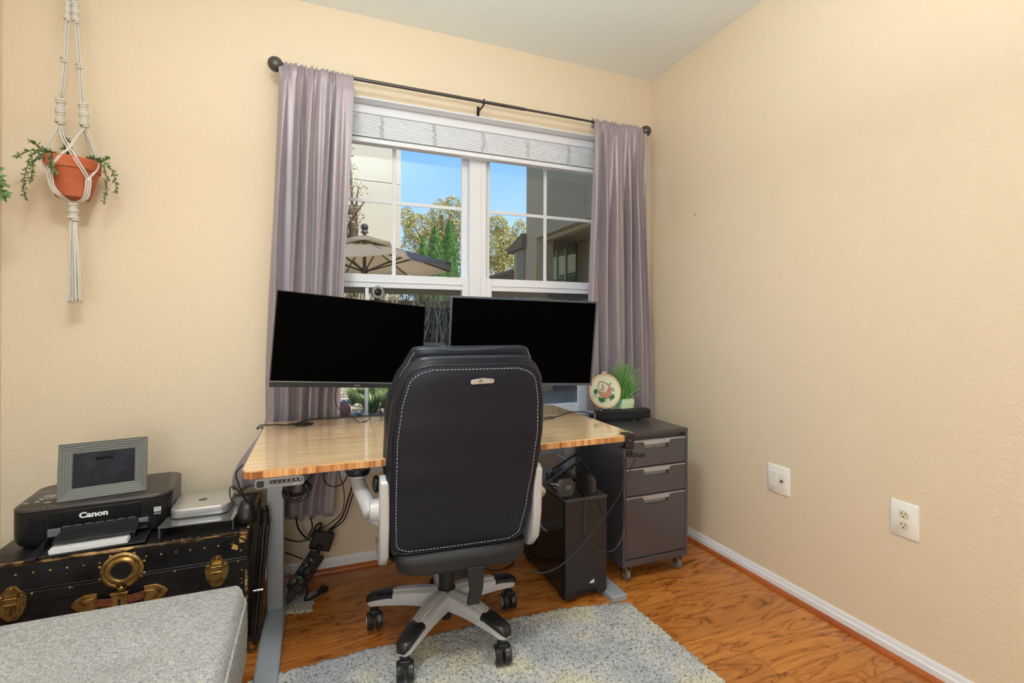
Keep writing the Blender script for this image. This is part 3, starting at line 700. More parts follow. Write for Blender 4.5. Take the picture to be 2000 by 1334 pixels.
# star base
b = MB(); b.lathe([(.030, .098), (.040, .098), (.044, .115), (.044, .155), (.040, .166), (.030, .168)], n=30); t.part('hub', b, M_silver)
A0 = 11+4
for i in range(5):
    a = radians(A0+72*i); dx, dy = cos(a), sin(a); nx, ny = -dy, dx
    def arm(r): # centre top z, half width, depth
        k = r/.30; return (.170-.006*k-.058*max(0, k-.3)**1.7, .036-.011*k+.003*sin(pi*k), .066-.030*k)
    rings = []
    for k in range(13):
        r = .028+(.292-.028)*k/12; zt_, hw, dp = arm(r)
        sec = [(-hw*.95, -dp), (-hw, -dp*.6), (-hw*.93, -.006), (-hw*.62, 0), (-hw*.42, -.003), (-hw*.3, .002), (hw*.3, .002), (hw*.42, -.003), (hw*.62, 0), (hw*.93, -.006), (hw, -dp*.6), (hw*.95, -dp)]
        rings.append([(dx*r+nx*p, dy*r+ny*p, zt_+q_) for p, q_ in sec])
    r = .308; zt_, hw, dp = arm(.30); sec = [(s1*hw*.6, (q1)) for s1, q1 in ((-.95, -dp), (-1, -dp*.6), (-.93, -.012), (-.62, -.008), (-.42, -.008), (-.3, -.008), (.3, -.008), (.42, -.008), (.62, -.008), (.93, -.012), (1, -dp*.6), (.95, -dp))]
    rings.append([(dx*r+nx*p, dy*r+ny*p, zt_+q_) for p, q_ in sec])
    b = MB().loft(rings); la = t.part('base_leg', b, M_silver, sharp=50)
    rings = []
    for k in range(7):
        r = .205+(.298-.205)*k/6; zt_, hw, dp = arm(r); hw *= 1.03
        sec = [(-hw, -.016), (-hw*.97, -.003), (-hw*.62, .004), (hw*.62, .004), (hw*.97, -.003), (hw, -.016), (hw*.5, -.018), (-hw*.5, -.018)]
        if k == 0: sec = [(p*.96, q_-.004) for p, q_ in sec]
        rings.append([(dx*r+nx*p, dy*r+ny*p, zt_+q_) for p, q_ in sec])
    r = .313; rings.append([(dx*r+nx*p*.6, dy*r+ny*p*.6, zt_+q_-.010) for p, q_ in sec])
    b = MB().loft(rings); t.part('leg_cap', b, M_black, la, sharp=50)
    # caster
    cx_, cy_ = dx*.285, dy*.285; ca = a+(.9, .35, -1.2, 2.1, .6)[i]; wx, wy = cos(ca), sin(ca)
    if i in (3, 4): wx, wy = cos(radians(-8+4)), sin(radians(-8+4))
    if i in (0, 2): wx, wy = cos(radians(2)), sin(radians(2))
    b = MB(); b.cyl((cx_, cy_, .06), (cx_, cy_, .104), .013, n=14); b.box((cx_, cy_, .060), (.034, .034, .03), RZ(atan2(wy, wx)))
    cs = t.part('caster', b, M_black, bevel=.004)
    for s_ in (-1, 1):
        o1, o2 = V((cx_+wx*s_*.004, cy_+wy*s_*.004, .033)), V((cx_+wx*s_*.029, cy_+wy*s_*.029, .033))
        b = MB(); b.tube([o1, o1+(o2-o1)*.15, o1+(o2-o1)*.85, o2], [.030, .033, .033, .028], n=26); b.mi = 1
        b.cyl(o2-(o2-o1)*.1, o2+(o2-o1)*.05, .020, n=20)
        t.part('wheel', b, [M_black, M_silver], cs, sharp=40)
# arms
for s_ in (-1, 1):
    poly = [(-.372, .708), (-.352, .722), (-.325, .722), (-.300, .700), (-.285, .62), (-.272, .55), (-.225, .47), (-.15, .435), (-.05, .415), (-.05, .398), (-.20, .400), (-.29, .420), (-.345, .470), (-.365, .56)]
    xo = .240 if s_ < 0 else .232
    x0, x1 = s_*xo, s_*(xo+.030)
    b = MB(); b.prism([(y+.02, z) for y, z in poly], 'yz', min(x0, x1), max(x0, x1)); br_ = t.part('arm_bracket', b, M_silver, bevel=.008, seg=3)
    b = MB(); b.cyl((s_*(xo+.025), -.270, .60), (s_*(xo+(.058 if s_ < 0 else .043)), -.270, .60), .038, .030, n=26); t.part('pivot_cap', b, M_silver, br_, bevel=.004)
    Fl = Matrix.Identity(3)
    pv = V((s_*(xo+.05), -.270, .60))
    T_ = lambda x, y, z: pv+Fl @ V((x, y, z))
    ox = -.042 if s_ < 0 else -.030
    b = MB(); P = catmull([T_(0, 0, -.008), T_(ox*.3, .03, .010), T_(ox*.75, .08, .038), T_(ox, .12, .068), T_(ox, .16, .082)], 6)
    b.tube(P, [.027-.005*k/len(P) for k in range(len(P))], n=14)
    if 1:
        P = catmull([T_(ox, .30, .075), T_(ox, .34, .02), T_(ox*.6, .36, -.06), T_(0, .36, -.15), T_(-s_*.06, .34, -.195)], 6); b.tube(P, .018, n=12)
    ar = t.part('armrest_support', b, M_silver, br_, sharp=None)
    b = MB(); b.loft([[T_(ox+x, .215+y, z) for x, y, _ in ring(0, .040*k, -.145*k, .145*k, e=3)] for z, k in ((.079, .92), (.083, 1.0), (.089, 1.02))]); t.part('pad_tray', b, M_silver, ar, sharp=None)
    b = MB(); b.loft([[T_(ox+x, .215+y, z) for x, y, _ in ring(0, .044*k, -.15*k, .15*k, e=3)] for z, k in ((.087, .95), (.091, 1.0), (.108, 1.0), (.116, .95), (.120, .80))]); pad = t.part('arm_pad', b, M_leather, ar, sharp=None)
    b = MB(); Pd = [T_(ox+x, .215+y, .1115) for x, y, _ in ring(0, .043, -.148, .148, n=90, e=3)]
    for k in range(0, 90): b.cyl(Pd[k], Pd[k]+(Pd[(k+1) % 90]-Pd[k])*.6, .0011, n=4)
    t.part('stitching', b, M_thread, pad, sharp=None)
b = MB(); b.ball((-.275, -.215, .665), .026, 16, (.5, 1, 1.1)); t.part('adjustment_knob', b, M_black)
b = MB(); b.ball((.262, -.30, .765), .016, 12, (.7, 1, 1.6)); t.part('adjustment_knob', b, M_black)

# ================================================================== FILE CABINET
X0, X1, Y0, Y1, Z0, Z1 = 1.322, 1.698, 1.910, 2.352, .075, .700
t = Thing('filing_cabinet', 'graphite metal three drawer filing cabinet on casters by the right wall', 'filing cabinet', ((X0+X1)/2, (Y0+Y1)/2, 0))
b = MB(); b.bb(X0, X0+.014, Y0, Y1, Z0, Z1-.016); b.bb(X1-.014, X1, Y0, Y1, Z0, Z1-.016); b.bb(X0+.014, X1-.014, Y1-.01, Y1, Z0, Z1-.016); b.bb(X0+.014, X1-.014, Y0, Y1-.01, Z0, Z0+.032)
b.bb(X0+.014, X1-.014, Y0+.025, Y0+.03, Z0+.03, Z1-.016)
t.part('body', b, M_cab, bevel=.0015)
b = MB(); b.bb(X0, X1, Y0, Y1, Z1-.018, Z1); t.part('top_panel', b, M_cabtop, bevel=.0015)
zz = [Z1-.036, Z1-.036-.129, Z1-.036-.262, Z0+.034]
for k in range(3):
    za, zb = zz[k+1]+.004, zz[k]-.004; cx_ = (X0+X1)/2; w2 = (X1-X0)/2-.017
    hw, hd = .082, .024
    poly = [(cx_-w2, za), (cx_+w2, za), (cx_+w2, zb-.004), (cx_+hw, zb-.004), (cx_+hw-.014, zb-hd), (cx_+hw-.014, zb-hd-.018), (cx_-hw+.014, zb-hd-.018), (cx_-hw+.014, zb-hd), (cx_-hw, zb-.004), (cx_-w2, zb-.004)]
    b = MB(); b.prism([(cx_-w2, za), (cx_+w2, za), (cx_+w2, zb-hd-.018), (cx_-w2, zb-hd-.018)], 'xz', Y0+.001, Y0+.02)
    b.prism([(cx_-w2, zb-hd-.018), (cx_-hw+.014, zb-hd-.018), (cx_-hw+.014, zb-hd), (cx_-hw, zb-.004), (cx_-w2, zb-.004)], 'xz', Y0+.001, Y0+.02)
    b.prism([(cx_+w2, zb-.004), (cx_+hw, zb-.004), (cx_+hw-.014, zb-hd), (cx_+hw-.014, zb-hd-.018), (cx_+w2, zb-hd-.018)], 'xz', Y0+.001, Y0+.02)
    dr = t.part('drawer', b, M_cab, smooth=False)
    b = MB(); b.bb(cx_-w2, cx_+w2, Y0-.002, Y0+.018, zb-.005, zb-.0005)
    b.prism([(cx_-hw, zb-.004), (cx_-hw+.013, zb-.020), (cx_+hw-.013, zb-.020), (cx_+hw, zb-.004)], 'xz', Y0-.003, Y0+.001)
    t.part('handle', b, mat('pale_steel', srgb(176, 176, 180), .35, metal=.4), dr, smooth=False)
    b = MB(); b.bb(cx_-hw+.014, cx_+hw-.014, Y0+.014, Y0+.018, zb-hd-.018, zb-.02); t.part('recess', b, mat('recess_grey', srgb(150, 152, 150), .5, metal=.3), dr, smooth=False)
for (cx_, cy_) in ((X0+.045, Y0+.035), (X1-.030, Y0+.035), (X0+.045, Y1-.04), (X1-.03, Y1-.04)):
    b = MB(); b.box((cx_, cy_, Z0-.003), (.034, .034, .006)); b.prism([(cy_-.018, Z0-.004), (cy_+.018, Z0-.004), (cy_+.012, .022), (cy_-.004, .022)], 'yz', cx_-.015, cx_-.012); b.prism([(cy_-.018, Z0-.004), (cy_+.018, Z0-.004), (cy_+.012, .022), (cy_-.004, .022)], 'yz', cx_+.012, cx_+.015)
    cs = t.part('caster', b, M_chrome)
    b = MB(); b.cyl((cx_-.009, cy_+.004, .0255), (cx_+.009, cy_+.004, .0255), .0255, n=24); b.cyl((cx_-.018, cy_+.004, .0255), (cx_+.018, cy_+.004, .0255), .005, n=10); t.part('wheel', b, M_foot, cs, bevel=.003)
    if cx_ > 1.6: b = MB(); b.bb(cx_+.014, cx_+.030, cy_-.01, cy_+.004, .045, .049); t.part('brake_tab', b, M_chrome, cs)
# on the cabinet -----------------------------------------------------
sb0, sb1 = V((1.405, 2.19, Z1)), V((1.640, 2.108, Z1))
sb1 = onZ(1271, 817, Z1+.008); sb0 = onZ(1170, 823.5, Z1+.008)
d = (sb1-sb0); ang = atan2(d.y, d.x); c_ = (sb0+sb1)/2
L_ = min(.40, d.length)
t = Thing('soundbar', 'black rectangular speaker bar on the filing cabinet', 'speaker', (c_.x, c_.y, Z1), ang, world=False)
b = MB(); b.prism(rrect(.060, .048, .008, 4, .030, .034), 'yz', -L_/2, L_/2); t.part('body', b, M_blackmatte, bevel=.003)
b = MB(); b.bb(-L_/2+.010, L_/2-.010, -.002, .002, .015, .053); t.part('grille', b, mat('speaker_cloth', (.012, .012, .014), .9, bump=(900, .6, .001)), bevel=.002)
for s_ in (-.62, .62):
    b = MB(); b.cyl((s_*L_/2, .03, 0), (s_*L_/2, .03, .010), .011); t.part('foot', b, M_black)
# plant pot
pc = V((1.552, 2.245, Z1))
t = Thing('potted_plant', 'small green curly grass plant in a green and cream square pot', 'potted plant', pc)
b = MB()
sec = lambda h, z: [(pc.x+x, pc.y+y, z) for x, y in rrect(h, h, .014, 4)]
b.loft([sec(.078, Z1), sec(.086, Z1+.01), sec(.094, Z1+.10), sec(.086, Z1+.108), sec(.082, Z1+.104), sec(.078, Z1+.085)]); 
t.part('pot', b, mat('painted_pot', srgb(196, 214, 176), .35, mix=(srgb(110, 180, 134), 16, .46, .52)))
rnd = random.Random(4); b = MB()
for i in range(230):
    a = rnd.uniform(0, 2*pi); sp_ = rnd.uniform(.01, .125)*(1.15 if cos(a) > 0 else .85); hh = rnd.uniform(.07, .25)*(1-sp_*2.2)
    p = V((pc.x+rnd.uniform(-.03, .03), pc.y+rnd.uniform(-.03, .03), Z1+.09)); P = [p]
    for k in range(1, 7):
        q = k/6; cu_ = (.004+.016*q)*rnd.uniform(-1, 1)
        P.append(p+V((cos(a)*sp_*q**1.4+cu_, sin(a)*sp_*.45*q**1.4+.4*cu_, hh*q+.008*rnd.uniform(-1, 1))))
    b.mi = rnd.choice((0, 0, 1)); b.tube(catmull(P, 2), [.0018-.0010*k/13 for k in range(13)], n=4)
t.part('grass', b, [mat('grass_green', srgb(84, 150, 62), .5), mat('grass_pale', srgb(146, 190, 112), .5)], sharp=None)
# embroidery hoop on an easel
SBY = c_.y+.030; hc = onY(1182, 764, SBY); hr = (onY(1182, 731.5, SBY).z-onY(1182, 797, SBY).z)/2; ZB_ = Z1+.0585; hc.z = max(hc.z, ZB_+hr+.002)
t = Thing('embroidery_hoop', 'round embroidery hoop with a stitched sloth hanging from a branch', 'embroidery', (hc.x, hc.y+.02, hc.z-hr))
Rh = RZ(radians(-6)) @ RX(radians(-8))
H_ = lambda x, z, y=0: V((hc.x, hc.y, hc.z))+Rh @ V((x, y, z))
b = MB(); b.tube([H_(hr*cos(a), hr*sin(a)) for a in [k/48*2*pi for k in range(48)]], .0036, n=8, closed=True); b.tube([H_((hr-.005)*cos(a), (hr-.005)*sin(a), -.001) for a in [k/48*2*pi for k in range(48)]], .0024, n=8, closed=True)
t.part('hoop', b, mat('pale_wood', srgb(224, 196, 152), .5))
b = MB(); b.cyl(H_(0, 0, -.001), H_(0, 0, .002), hr-.003, n=48); fb = t.part('cloth', b, mat('embroidery_cloth', srgb(222, 226, 206), .85, bump=(700, .3, .001)), smooth=False)
b = MB(); b.cyl(H_(-.006, hr+.007), H_(.010, hr+.007), .004); b.cyl(H_(.002, hr+.007), H_(.014, hr+.007), .0065); b.box(H_(-.008, hr+.007), (.005, .008, .016)); b.box(H_(.004, hr+.007), (.004, .008, .016)); t.part('clamp_screw', b, M_chrome)
def stitch(name, curves, m, r=.0016):
    b = MB()
    for C_ in curves: b.tube(catmull([H_(x, z, -.0022) for x, z in C_], 4), r, n=5)
    t.part(name, b, m, fb, sharp=None)
stitch('branch', [[(-.040, .020), (-.034, .043), (-.020, .050), (0, .043), (.020, .030), (.032, .015), (.050, .012)], [(.022, .030), (.034, .042)], [(.030, .015), (.044, .000), (.052, .004)], [(.014, -.028), (.022, -.036), (.030, -.052)]], mat('thread_olive', srgb(150, 136, 98), .8), .0024)
stitch('sloth_body', [[(-.036+.004*k, -.010-.001*k), (-.020+.003*k, -.030), (.006+.002*k, -.034+.002*k), (.024, -.020+.003*k), (.034-.002*k, .010+.001*k)] for k in range(6)]+[[(-.014, .010), (-.015, .036)], [(-.011, .010), (-.011, .036)], [(.012, -.004), (.024, .024)], [(.018, -.006), (.030, .022)], [(-.030, -.022), (-.004, -.024), (.020, -.024)], [(-.026, -.028), (0, -.030), (.016, -.028)]], mat('thread_pink', srgb(196, 148, 122), .8), .0030)
b = MB(); b.ball(H_(.008, -.020, -.002), .024, 16, (1.15, .12, .72), Rh @ RY(radians(-25))); b.ball(H_(-.028, .000, -.002), .017, 16, (1.15, .12, .9), Rh)
t.part('sloth_fur', b, mat('thread_pink', srgb(196, 148, 122), .8), fb, sharp=None)
b = MB()
for (x, z) in ((-.036, .004), (-.020, -.002)): b.ball(H_(x, z, -.0045), .010, 12, (1.1, .25, .8))
t.part('sloth_face', b, mat('thread_cream', srgb(232, 222, 206), .8), fb, sharp=None)
b = MB()
for (x, z) in ((-.042, .006), (-.035, .000), (-.030, .008), (-.025, -.005), (-.017, .002), (-.013, -.006)): b.ball(H_(x, z, -.0068), .0026, 8, (1.3, .4, .8))
t.part('face_markings', b, mat('thread_dark', (.02, .012, .01), .8), fb, sharp=None)
def monstera(cx_, cz_, s_, a0):
    C_ = []
    for k in range(11):
        a = a0+(k-5)*.42; C_.append([(cx_, cz_), (cx_+.55*s_*cos(a), cz_+.55*s_*sin(a)), (cx_+s_*cos(a+.06), cz_+s_*sin(a+.06)*.9)])
    return C_
stitch('leaves', monstera(-.050, -.002, .017, 2.4)+monstera(-.022, -.040, .021, 4.6)+monstera(.034, -.028, .017, 5.2), mat('thread_green', srgb(40, 128, 80), .8), .0023)
stitch('stitched_words', [[(-.076+i*.0055, -.020-i*.0006+(.0022 if i % 2 else 0)), (-.073+i*.0055, -.0185-i*.0006-(.0018 if i % 3 else 0))] for i in range(5)]+[[(-.074+i*.0055, -.028-i*.0006+(.0018 if i % 2 else 0)), (-.071+i*.0055, -.0265-i*.0006-(.0018 if i % 3 else 0))] for i in range(7)], mat('thread_dark', (.02, .02, .02), .8), .0010)
# clear stand under the hoop and a small grey block
t = Thing('display_stand', 'small clear stand holding the embroidery hoop', 'stand', (hc.x, hc.y, ZB_))
b = MB()
for s_ in (-1, 1):
    b.tube([(hc.x+s_*.030, hc.y-.016, ZB_+.022), (hc.x+s_*.030, hc.y-.014, ZB_+.003), (hc.x+s_*.030, hc.y+.022, ZB_+.003), (hc.x+s_*.026, hc.y+.020, ZB_+.05)], .0028)
b.tube([(hc.x-.030, hc.y+.018, ZB_+.004), (hc.x+.030, hc.y+.018, ZB_+.004)], .0028)
t.part('frame', b, mat('clear_acrylic', (.8, .82, .85), .05, trans=.9))
gp = onZ(1162, 822, Z1)
b = MB(); b.bb(1.335, 1.395, 2.20, 2.28, Z1+.0005, Z1+.045); single('grey_box', b, mat('pale_grey_plastic', srgb(170, 176, 182), .4), 'small pale grey box between the speaker bar and the desk corner', 'box', (1.365, 2.24, Z1), bevel=.004)

# ================================================================== PC TOWER
TX0, TX1, TY0, TY1, TH = .996, 1.206, 1.862, 2.325, .452
t = Thing('computer_tower', 'black computer tower with a glass side panel', 'computer', ((TX0+TX1)/2, 2.1, 0))
b = MB(); b.bb(TX0+.004, TX1, TY0+.012, TY1, .022, TH-.004); t.part('case', b, M_blackmatte, bevel=.003)
b = MB(); b.bb(TX0, TX0+.004, TY0+.022, TY1-.004, .05, TH-.018); t.part('side_glass', b, M_sideglass, smooth=False)
b = MB(); b.prism([(TX0+.002, .02), (TX0+.045, .02), (TX0+.06, .045), (TX1-.06, .045), (TX1-.045, .02), (TX1-.002, .02), (TX1-.002, TH-.012), (TX0+.002, TH-.012)], 'xz', TY0, TY0+.014)
fp = t.part('front_panel', b, mat('tower_front', (.022, .021, .026), .38), bevel=.003)
b = MB(); b.bb(TX0, TX1, TY0, TY1, TH-.012, TH); b.bb(TX0+.03, TX1-.03, TY0+.13, TY1-.03, TH, TH+.002); t.part('top_panel', b, mat('tower_top', (.07, .075, .085), .3), bevel=.003)
b = MB(); b.mi = 0
for yy in (TY0+.03, TY0+.05, TY0+.068, TY0+.086): b.bb(TX0+.012, TX0+.020, yy, yy+.012, TH-.001, TH+.0015)
t.part('ports', b, M_blackmatte)
b = MB()
for yy in (TY0+.04, TY1-.05): b.bb(TX0+.01, TX0+.04, yy, yy+.04, .0005, .023); b.bb(TX1-.04, TX1-.01, yy, yy+.04, .0005, .023)
t.part('foot', b, M_black)
# sail mark
c_ = V((TX0+.134, TY0-.0008, .082)); b = MB()
for (dx, hgt) in ((-.011, .011), (-.004, .015), (.003, .019)):
    b.prism([(c_.x+dx-.003, c_.z-.010), (c_.x+dx+.006, c_.z-.010), (c_.x+dx+.006, c_.z-.010+hgt*.8), (c_.x+dx+.003, c_.z-.010+hgt)], 'xz', c_.y, c_.y+.001)
t.part('sail_mark', b, M_white, fp)
lettering('lettering', 'EVGA', .026, frame_m((TX0-.0006, TY0+.270, .250), (0, -1, 0), (0, 0, 1)), M_white, t.o, t.off, .0002, bold=.0006)
lettering('lettering', 'POWERLINK', .010, frame_m((TX0-.0006, TY0+.205, .247), (0, -1, 0), (0, 0, 1)), M_white, t.o, t.off, .0002)
# headset
hs = V((1.075, 1.955, TH+.002))
t = Thing('headset', 'black gaming headset lying on the computer tower', 'headset', hs)
def earcup(c_, R, s_):
    b = MB()
    for y0, y1, k in ((-.012, .006, 1.0), ):
        sec = rrect(.078, .082, .026, 5)
        b.loft([[tuple(c_+R @ V((x*q, yy, z*q))) for x, z in sec] for yy, q in ((-.017, .82), (-.014, .96), (-.006, 1.0), (.008, 1.0))])
    o = t.part('ear_cup', b, mat('headset_shell', (.055, .055, .060), .35), sharp=45)
    b = MB(); b.loft([[tuple(c_+R @ V((x*q, yy, z*q))) for x, z in rrect(.088, .092, .036, 5)] for yy, q in ((.008, .92), (.012, 1.0), (.024, 1.0), (.029, .93), (.030, .6))]); t.part('ear_cushion', b, mat('cushion_black', (.012, .012, .012), .7), o, sharp=None)
    return o
c1, c2 = onY(1102, 946, 1.900), onY(1150, 942, 1.925)
c1 = V((1.018, 1.895, TH+.048)); c2 = V((1.118, 1.905, TH+.048))
c1 = onD(1103, 945, 2.13); c2 = onD(1146, 946, 2.17); c1.z = c2.z = TH+.047
Re = RZ(radians(-12)); e1 = earcup(c1, Re, 1)
b = MB(); b.box(c1+Re @ V((.012, -.0178, .004)), (.022, .002, .017), Re); t.part('logo_plate', b, mat('plate_blue', srgb(106, 118, 136), .4), e1)
Re2 = RZ(radians(168)); Re2 = RZ(radians(75)); e2 = earcup(c2+V((.004, .0, 0)), RZ(radians(105)), -1)
b = MB(); b.tube(catmull([c1+V((-.036, 0, -.005)), c1+V((-.052, .02, .010)), c1+V((-.055, .07, .0)), c1+V((-.02, .13, -.02)), c2+V((-.02, .14, -.02)), c2+V((.012, .09, -.01)), c2+V((.02, .035, 0))], 8), .0085, n=8, flat=1.3); t.part('headband', b, M_black)
b = MB(); b.tube(catmull([c1+V((-.034, -.008, .012)), c1+V((-.05, -.004, .02)), c1+V((-.058, .02, .012)), c1+V((-.045, .03, .006))], 6), .004, n=6); t.part('yoke', b, M_greymetal)
# folding phone tripod lying on the tower
t = Thing('mini_tripod', 'black folded tripod with long legs lying across the computer tower', 'tripod', (1.10, 2.12, TH+.002))
pA, pB, pC = onD(1071, 938, 2.28), onD(1135, 898, 2.32), onD(1070, 928, 2.38)
pA.z = TH+.018; b = MB(); b.tube([pA, pB], .0075, n=6); t.part('leg', b, M_black)
pA2, pB2 = onD(1078, 917, 2.42), onD(1128, 885, 2.44); b = MB(); b.tube([pA2, pB2], .0065, n=6); t.part('leg', b, M_black)
b = MB(); c_ = onD(1092, 925, 2.36); b.box(c_, (.075, .05, .012), RZ(.5) @ RX(.3)); b.ball(onD(1072, 930, 2.33), .010, 8); b.ball(onD(1088, 933, 2.31), .011, 8); b.box((1.09, 2.14, TH+.016), (.08, .05, .026)); t.part('clamp_head', b, mat('tripod_grey', (.05, .055, .06), .35))
# desk edge hanger
hk = onY(1227, 842, 1.615)
t = Thing('headphone_hanger', 'black clamp hook on the right front corner of the desk', 'hook', (1.147, 1.64, DZ))
x_ = 1.147
b = MB(); b.bb(x_-.020, x_+.020, 1.615, 1.655, DZ+.001, DZ+.006); b.bb(x_-.020, x_+.020, 1.611, 1.6175, DZ-.055, DZ+.006); b.bb(x_-.020, x_+.012, 1.615, 1.66, DZ-.055, DZ-.049); b.cyl((x_, 1.645, DZ-.049), (x_, 1.645, DZ-.026), .008); t.part('clamp', b, M_black, bevel=.002)
b = MB(); b.bb(x_-.020, x_+.002, 1.60, 1.612, DZ-.080, DZ-.050); b.prism([(x_-.005, DZ-.062), (x_+.052, DZ-.076), (x_+.062, DZ-.074), (x_+.062, DZ-.084), (x_+.048, DZ-.088), (x_-.005, DZ-.076)], 'xz', 1.595, 1.62); t.part('hook', b, M_black, bevel=.002)
lettering('logo_mark', '\u2022', .012, frame_m((x_, 1.6105, DZ-.02), (1, 0, 0), (0, 0, 1)), M_white, t.o, t.off, .0002)

# ================================================================== RUG, CARPET PIECE
def shag(name, poly, h, label, cat, res, seed, m=None):
    """poly: convex corners (x,y) CCW; dense sheet with raised random pile and ragged edge"""
    xs = [p[0] for p in poly]; ys = [p[1] for p in poly]
    x0, x1, y0, y1 = min(xs), max(xs), min(ys), max(ys); nx, ny = int((x1-x0)/res), int((y1-y0)/res)
    rs = np.random.RandomState(seed); V_ = []; idx = {}; F_ = []
    n = len(poly)
    def inside(x, y, mrg=0):
        d = 1e9
        for i in range(n):
            ax, ay = poly[i]; bx_, by_ = poly[(i+1) % n]; L_ = math.hypot(bx_-ax, by_-ay)
            d = min(d, ((bx_-ax)*(y-ay)-(by_-ay)*(x-ax))/L_)
        return d
    rj = rs.uniform(-.45, .45, (nx+1, ny+1, 2))*res; rh = rs.uniform(-1, 1, (nx+1, ny+1))
    edge = rs.uniform(-.006, .006, (nx+1, ny+1))
    for i in range(nx+1):
        for j in range(ny+1):
            x, y = x0+i*res, y0+j*res; d_ = inside(x, y)+edge[i, j]
            if d_ < 0: continue
            z = h*min(1, .25+d_/.012)+rh[i, j]*.0035*min(1, d_/.01+.3)
            idx[i, j] = len(V_); V_.append((x+rj[i, j, 0], y+rj[i, j, 1], max(.0012, z)))
    for (i, j), a in idx.items():
        q = [(i, j), (i+1, j), (i+1, j+1), (i, j+1)]
        if all(k in idx for k in q): F_.append(tuple(idx[k] for k in q))
    # skirt: close the sheet down to the floor
    from collections import Counter
    ec = {}
    for f in F_:
        for a, c_ in zip(f, f[1:]+f[:1]): ec[(a, c_)] = 1
    low = {}
    for (a, c_) in list(ec):
        if (c_, a) not in ec:
            for q in (a, c_):
                if q not in low: low[q] = len(V_); V_.append((V_[q][0], V_[q][1], .0005))
            F_.append((c_, a, low[a], low[c_]))
    mb = MB().add(V_, F_)
    return single(name, mb, m or M_rug, label, cat, ((x0+x1)/2, (y0+y1)/2, 0), sharp=None)
shag('area_rug', [(-.62, .85), (1.30, .86), (1.262, 1.775), (.98, 1.835), (.6, 1.862), (.15, 1.868), (-.25, 1.845), (-.62, 1.80)], .013, 'mottled grey and cream shag rug under the chair', 'rug', .0062, 1)
shag('carpet_sample', [(-.135, 2.225), (-.01, 2.208), (.012, 2.37), (-.135, 2.372)], .008, 'small grey carpet square under the power strip', 'carpet', .0055, 2)

# ================================================================== TRUNK
UX0, UX1, UY0, UY1, UH = -.992, -.232, 2.035, 2.505, .437
t = Thing('steamer_trunk', 'black vintage trunk with brass studs and hardware', 'trunk', ((UX0+UX1)/2, (UY0+UY1)/2, 0))
SEAM = .343
b = MB(); b.bb(UX0, UX1, UY0, UY1, 0, SEAM-.0015); b.bb(UX0-.002, UX1+.002, UY0-.003, UY0+.002, SEAM-.040, SEAM-.003); t.part('body', b, M_trunk, bevel=.004)
b = MB(); b.bb(UX0, UX1, UY0, UY1, SEAM+.0015, UH); b.bb(UX0-.002, UX1+.002, UY0-.004, UY0+.002, SEAM+.002, SEAM+.006); lid = t.part('lid', b, M_trunk, bevel=.006)
b = MB(); b.tube([(UX0+.01, UY0+.003, UH-.003), (UX1-.03, UY0+.003, UH-.003)], .007, n=10); b.tube([(UX1-.003, UY0+.02, UH-.003), (UX1-.003, UY1, UH-.003)], .006, n=8); b.tube([(UX1-.004, UY0+.004, .01), (UX1-.004, UY0+.004, SEAM-.01)], .006, n=8)
t.part('edge_binding', b, M_trunkedge, lid, sharp=None)
b = MB()
for x in np.linspace(UX0+.02, UX1-.05, 17): b.ball((x, UY0-.001, .400), .0042, 8, (1, .6, 1))
for x in np.linspace(UX0+.05, UX1-.03, 8):
    b.ball((x, UY0-.004, SEAM-.008), .0042, 8, (1, .6, 1))
for z in (.30, .268, .255, .225, .21, .12, .10): b.ball((UX1-.018, UY0-.001, z), .0042, 8, (1, .6, 1))
b.ball((UX1-.02, UY0-.001, .372), .0045, 8, (1, .6, 1))
for x in np.linspace(-.49, UX1-.06, 9): b.ball((x, UY0+.018, UH), .0035, 8, (1, 1, .6))
t.part('studs', b, M_brass, sharp=None)
# round lock
c_ = V((-.608, UY0-.001, .366)); Rf = RX(pi/2)
b = MB(); b.lathe([(.060, 0), (.060, .003), (.055, .007), (.050, .007), (.047, .004), (.044, .010), (.037, .013), (.030, .010), (.028, .003), (.028, 0)], c_, Rf, n=40)
for a in (20, -20, 160, 200, 60, 120): b.ball(c_+V((.066*cos(radians(a)), -.001, .060*sin(radians(a))*1.0)), .0055, 8, (1, .7, 1))
b.prism([(c_.x-.016, c_.z-.044), (c_.x+.016, c_.z-.044), (c_.x+.010, c_.z-.066), (c_.x, c_.z-.074), (c_.x-.010, c_.z-.066)], 'xz', UY0-.008, UY0-.001); b.ball(c_+V((0, -.010, -.060)), .009, 10, (1, .6, 1.2))
lk = t.part('lock_plate', b, M_brass, sharp=50)
b = MB(); b.cyl(c_+V((0, -.001, 0)), c_+V((0, -.005, 0)), .028, n=30); t.part('lock_centre', b, M_black, lk)
# hasp plate
b = MB(); b.bb(-.633, -.589, UY0-.020, UY0-.012, .235, .300); b.bb(-.636, -.586, UY0-.024, UY0-.010, .292, .300); t.part('hasp', b, M_brass, bevel=.002)
b = MB(); b.bb(-.614, -.607, UY0-.0215, UY0-.0198, .250, .278); t.part('key_slot', b, M_black)
